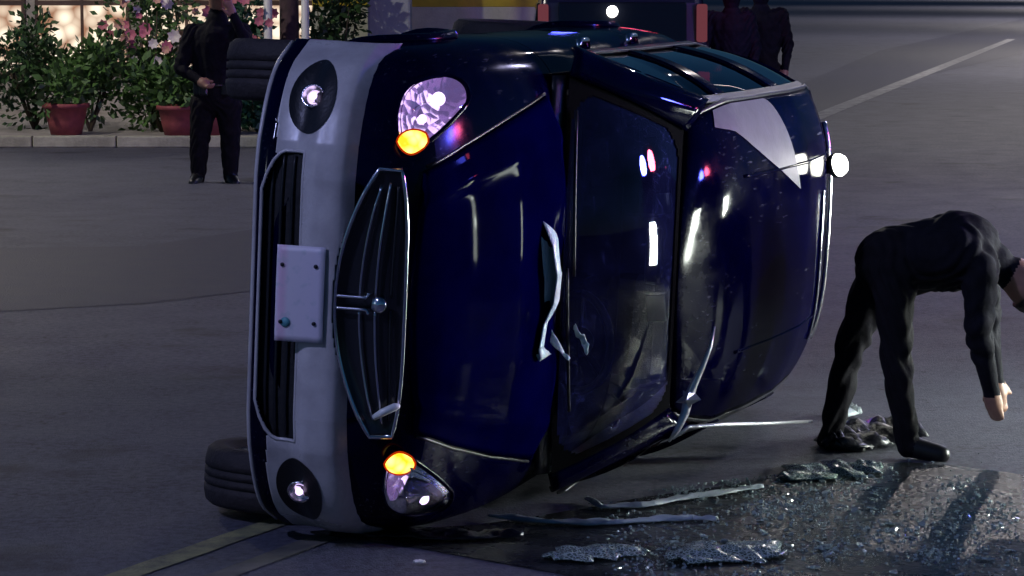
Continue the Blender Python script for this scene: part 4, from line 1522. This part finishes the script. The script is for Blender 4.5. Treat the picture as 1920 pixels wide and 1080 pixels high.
# ================================================================== WRECKAGE ON THE ROAD
M_GLASS_BIT = mat('shattered_glass', (.55, .66, .64), rough=.12, spec=.8)
M_GLASS_BIT.node_tree.nodes['Principled BSDF'].inputs['Transmission Weight'].default_value = .6
def crazed_sheet():
    m = mat('crazed_laminated_glass', (.30, .40, .35), rough=.2, spec=.7)
    nt = m.node_tree
    b = nt.nodes['Principled BSDF']
    tc = nt.nodes.new('ShaderNodeTexCoord')
    vo = nt.nodes.new('ShaderNodeTexVoronoi')
    vo.feature = 'DISTANCE_TO_EDGE'
    vo.inputs['Scale'].default_value = 70
    nt.links.new(tc.outputs['Object'], vo.inputs['Vector'])
    rp = nt.nodes.new('ShaderNodeValToRGB')
    rp.color_ramp.elements[0].color = (.72, .85, .78, 1)
    rp.color_ramp.elements[1].color = (.10, .16, .14, 1)
    rp.color_ramp.elements[1].position = .16
    nt.links.new(vo.outputs['Distance'], rp.inputs[0])
    nt.links.new(rp.outputs[0], b.inputs['Base Color'])
    v2 = nt.nodes.new('ShaderNodeTexVoronoi')
    v2.inputs['Scale'].default_value = 70
    nt.links.new(tc.outputs['Object'], v2.inputs['Vector'])
    bp = nt.nodes.new('ShaderNodeBump')
    bp.inputs['Strength'].default_value = .9
    bp.inputs['Distance'].default_value = .01
    nt.links.new(v2.outputs['Color'], bp.inputs['Height'])
    nt.links.new(bp.outputs[0], b.inputs['Normal'])
    b.inputs['Transmission Weight'].default_value = .35
    return m
M_SHEET = crazed_sheet()
rnd = random.Random(21)
# dark wet stain of engine fluids under the wreckage
M_WET = mat('spilled_fluid', (.010, .012, .012), rough=.26, color2=(.022, .024, .026), nscale=5, rnoise=.12, bump=.35, bscale=45)
def stain(pix, seed, z=.0042):
    r_ = random.Random(seed)
    cx_, cy_ = sum(p[0] for p in pix) / len(pix), sum(p[1] for p in pix) / len(pix)
    out = []
    n = len(pix)
    jit = [r_.uniform(-.10, .10) for _ in range(n * 3)]
    for i in range(n * 24):                      # closed spline with slow wobble
        f = i / 24
        k = int(f)
        t = f - k
        p0, p1, p2, p3 = (pix[(k + d) % n] for d in (-1, 0, 1, 2))
        q = []
        for c in (0, 1):
            q.append(.5 * (2 * p1[c] + (p2[c] - p0[c]) * t + (2 * p0[c] - 5 * p1[c] + 4 * p2[c] - p3[c]) * t * t + (3 * p1[c] - p0[c] - 3 * p2[c] + p3[c]) * t ** 3))
        j = .03 * math.sin(f * 2 * math.pi * 3 / n + seed) + .015 * math.sin(f * 2 * math.pi * 7 / n)
        out.append((q[0] + (q[0] - cx_) * j, q[1] + (q[1] - cy_) * j))
    o = mesh_obj('fluid_stain', [(*ground(px, py).xy, z) for px, py in out], [tuple(range(len(out)))], M_WET, smooth=False)
    o['kind'] = 'structure'
stain([(560, 1000), (900, 985), (1250, 930), (1520, 885), (1760, 870), (2050, 960), (1800, 1130), (1300, 1110), (1050, 1075), (800, 1030)], 5)
# crumbs too many to count
def crumb_field(name, pix_fn, n, lo, hi, label):
    vs, fs = [], []
    for _ in range(n):
        px, py = pix_fn()
        g = ground(px, py)
        s = rnd.uniform(lo, hi) * (1.7 if rnd.random() < .06 else 1)
        q = Matrix.Rotation(rnd.uniform(0, 6.28), 3, 'Z') @ Matrix.Rotation(rnd.uniform(-.9, .9), 3, 'X')
        a, f = box_data((g.x, g.y, s * .45 + .003), (s, s * rnd.uniform(.6, 1.2), s * rnd.uniform(.4, .8)), q)
        fs += [tuple(i + len(vs) for i in x) for x in f]
        vs += a
    o = mesh_obj(name, vs, fs, M_GLASS_BIT, smooth=False)
    tag(o, label, 'glass', kind='stuff')
_cl = [(rnd.uniform(1120, 1900), rnd.uniform(880, 1085), rnd.uniform(15, 60)) for _ in range(34)]
def fieldA():
    while True:
        if rnd.random() < .7:
            cx_, cy_, cs_ = rnd.choice(_cl)
            px, py = rnd.gauss(cx_, cs_), rnd.gauss(cy_, cs_ * .35)
        else: px, py = rnd.gauss(1480, 170), rnd.gauss(960, 70)
        if py > 865 + (1648 - px) * .13 and 1060 < px < 1910 and py < 1110: return px, py
crumb_field('glass_crumbs', fieldA, 3600, .003, .009, 'shattered glass crumbs scattered over the asphalt beside the car')
# larger single shards
sh_n = 0
shard_meshes = []
for k in range(6):
    n = rnd.randint(4, 6)
    out = []
    for i in range(n):
        a = 2 * math.pi * i / n + rnd.uniform(-.3, .3)
        out.append((math.cos(a) * rnd.uniform(.6, 1), math.sin(a) * rnd.uniform(.6, 1)))
    vs = [(x, y, 0) for x, y in out] + [(x * .95, y * .95, .28) for x, y in out]
    fs = [tuple(range(n))[::-1], tuple(range(n, 2 * n))] + [(i, (i + 1) % n, n + (i + 1) % n, n + i) for i in range(n)]
    me = bpy.data.meshes.new('glass_shard')
    me.from_pydata(vs, [], fs)
    me.materials.append(M_GLASS_BIT)
    shard_meshes.append(me)
for k in range(70):
    if k < 18: px, py = rnd.gauss(1560, 45), rnd.gauss(905, 16)
    elif k < 34: px, py = rnd.uniform(1380, 1640), rnd.uniform(925, 1060)
    else: px, py = fieldA()
    g = ground(px, py)
    o = bpy.data.objects.new('glass_shard', shard_meshes[k % 6])
    col.objects.link(o)
    s = rnd.uniform(.010, .024)
    o.scale = (s, s, s)
    o.location = (g.x, g.y, .006 + s * .1)
    o.rotation_euler = (rnd.uniform(-.5, .5), rnd.uniform(-.5, .5), rnd.uniform(0, 6.28))
    tag(o, 'small clear glass shard lying on the asphalt beside the car', 'glass shard', 'glass shards on the road')
# crumpled sheets of laminated glass
def crumple(name, pix, w_px, h_amp, label, m, seed, nu=40, nv=12, group=None, cat='glass sheet'):
    r_ = random.Random(seed)
    ph = [r_.uniform(0, 6.28) for _ in range(8)]
    path = [ground(px, py) for px, py in pix]
    def pt(u):
        f = u * (len(path) - 1)
        i = min(int(f), len(path) - 2)
        return path[i].lerp(path[i + 1], f - i)
    def P(u, v):
        p = pt(u)
        t = (pt(min(1, u + .02)) - pt(max(0, u - .02))).normalized()
        n = Vector((-t.y, t.x, 0))
        wv = w_px * (math.sin(math.pi * min(max(u, .02), .98)) ** .45) * (1 + .35 * math.sin(u * 17 + ph[0]) * (v - .5))
        h = h_amp * (abs(math.sin(u * 11 + ph[1] + v * 3)) * .5 + abs(math.sin(u * 27 + ph[2] - v * 5)) * .3 + .2 * math.sin(v * 8 + ph[3]) ** 2)
        return p + n * wv * (v - .5 + .1 * math.sin(u * 23 + ph[4])) + Vector((0, 0, .008 + h * (.3 + .7 * math.sin(math.pi * v))))
    o = grid_patch(name, P, nu, nv, m, None, thick=.004)
    tag(o, label, cat, group)
    return o
crumple('crumpled_glass_sheet', [(1270, 1062), (1330, 1046), (1400, 1040), (1470, 1050)], .30, .032, 'larger crumpled greenish sheet of crazed glass at the bottom of the view', M_SHEET, 3)
crumple('crumpled_glass_sheet', [(1030, 1056), (1090, 1046), (1150, 1040), (1215, 1046)], .22, .024, 'smaller crumpled greenish sheet of crazed glass, left of the larger one', M_SHEET, 4)
crumple('crumpled_glass_sheet', [(1470, 905), (1540, 890), (1600, 884), (1645, 880)], .30, .03, 'crumpled glass sheet lying by the stooping person\'s foot', M_SHEET, 9)
M_TRIMP = mat('pale_torn_plastic', (.40, .45, .48), rough=.35, color2=(.22, .27, .30), nscale=12, bump=.3, bscale=30)
crumple('torn_trim_strip', [(918, 974), (1000, 984), (1100, 988), (1200, 984), (1300, 978), (1345, 982)], .055, .02, 'long pale torn strip of trim lying along the car\'s lower edge', M_TRIMP, 5, 60, 5, None, 'trim strip')
crumple('torn_trim_strip', [(1100, 942), (1130, 958), (1200, 955), (1290, 940), (1370, 928), (1430, 920)], .05, .02, 'shorter curved strip of trim on the road behind the longer strip', M_TRIMP, 6, 60, 5, None, 'trim strip')
M_DARKP = mat('black_broken_plastic', (.014, .014, .020), rough=.3, bump=.5, bscale=25)
crumple('broken_panel', [(1560, 850), (1600, 838), (1650, 826), (1720, 818)], .35, .10, 'broken black plastic panel lying behind the glass at the right', M_DARKP, 7, 30, 10, None, 'panel')
crumple('broken_panel', [(640, 1000), (760, 1008), (880, 1012), (980, 1010)], .16, .03, 'flat black plastic panel lying on the road under the headlight', M_DARKP, 8, 40, 8, None, 'panel')
crumple('pale_fragment', [(1575, 790), (1592, 782), (1608, 780)], .10, .06, 'small pale fragment on the road by the stooping person\'s leg', M_TRIMP, 11, 10, 6, None, 'fragment')
crumple('white_fragment', [(776, 1062), (786, 1060), (796, 1061)], .020, .012, 'tiny white fragment alone on the road near the bottom edge', mat('white_chip', (.75, .75, .72), rough=.4), 12, 8, 4, None, 'fragment')
# ================================================================== STREET LAMPS (unseen posts added outside the view to light the street)
M_ADDED_LAMPPOST = mat('added_lamp_post_steel', (.32, .33, .34), rough=.45, metal=.6)
M_ADDED_LED = emission('added_street_lamp_glow', (1.0, .93, .84), 60)
def added_street_lamp(loc, face, energy, label, color=(1.0, .92, .82), h=7.0):
    e = empty('added_street_lamp', loc)
    tag(e, label, 'street lamp', 'street lamps')
    d = Vector((face[0], face[1], 0)).normalized()
    lathe('added_lamp_pole', [(.10, 0), (.09, .5), (.055, h)], M_ADDED_LAMPPOST, e, 14)
    lathe('base', [(.18, 0), (.18, .12), (.11, .16)], M_ADDED_LAMPPOST, e, 14)
    tube('arm', [(0, 0, h - .2), d * .5 + Vector((0, 0, h + .1)), d * 1.6 + Vector((0, 0, h + .2))], [.045, .04, .035], M_ADDED_LAMPPOST, e, 10)
    hd = box('added_lamp_head', d * 1.8 + Vector((0, 0, h + .22)), (.34, .34, .10), M_ADDED_LAMPPOST, e, .03)
    box('added_lamp_panel', d * 1.8 + Vector((0, 0, h + .163)), (.26, .26, .012), M_ADDED_LED, hd)
    light('lamp_glow', 'SPOT', d * 1.8 + Vector((0, 0, h + .14)), energy, color, e, .14, 165, d * 1.8 + Vector((0, 0, 0)), .5)
COOL = (.45, .50, 1.0)
added_street_lamp((-7.0, 3.0, 0), (.7, .7), 2100, 'added street lamp outside the view, left of the viewer', COOL)
added_street_lamp((9.5, 22.0, 0), (-1, .2), 1500, 'added street lamp outside the view on the far right side of the road', (.62, .60, 1.0))
added_street_lamp((-9.5, 30.0, .13), (.5, -1), 2500, 'added street lamp on the far pavement outside the view, left of the shop')
WARMW = (1.0, .91, .90)
for X_, Y_, en, lab in ((15.0, 60.0, 12000, 'high street lamp nearest of the row along the right roadside'), (25.0, 100.0, 24000, 'second high street lamp of the row along the right roadside'),
                        (38.0, 155.0, 42000, 'third high street lamp of the row along the right roadside'), (58.0, 240.0, 60000, 'fourth high street lamp of the row along the right roadside'),
                        (88.0, 370.0, 120000, 'farthest high street lamp of the row along the right roadside')):
    added_street_lamp((X_, Y_, 0), (-1, .1), en, lab, WARMW, 17.0)
# work lamp, unseen light bars and the unseen van's headlights light their surroundings
light('work_lamp_light', 'POINT', (0, 0, .25), 4, (1.0, .98, .88), wl, .06)
for v in [o for o in list(col.objects) if o.name.startswith('police_van')]:
    far = v is not VAN2
    light('beacon_light', 'POINT', (-.35, 1.3, 2.45), 120 if far else 1300, (.08, .10, 1.0), v, .25)
    light('beacon_light', 'POINT', (.35, 1.3, 2.45), 45 if far else 520, (1.0, .10, .20), v, .25)
    if not far:
        for sx in (-.62, .62):
            light('headlight_beam', 'SPOT', (sx, 4.70, .82), 130, (.92, 1.0, .92), v, .08, 60, (sx, 12, .6), .8)
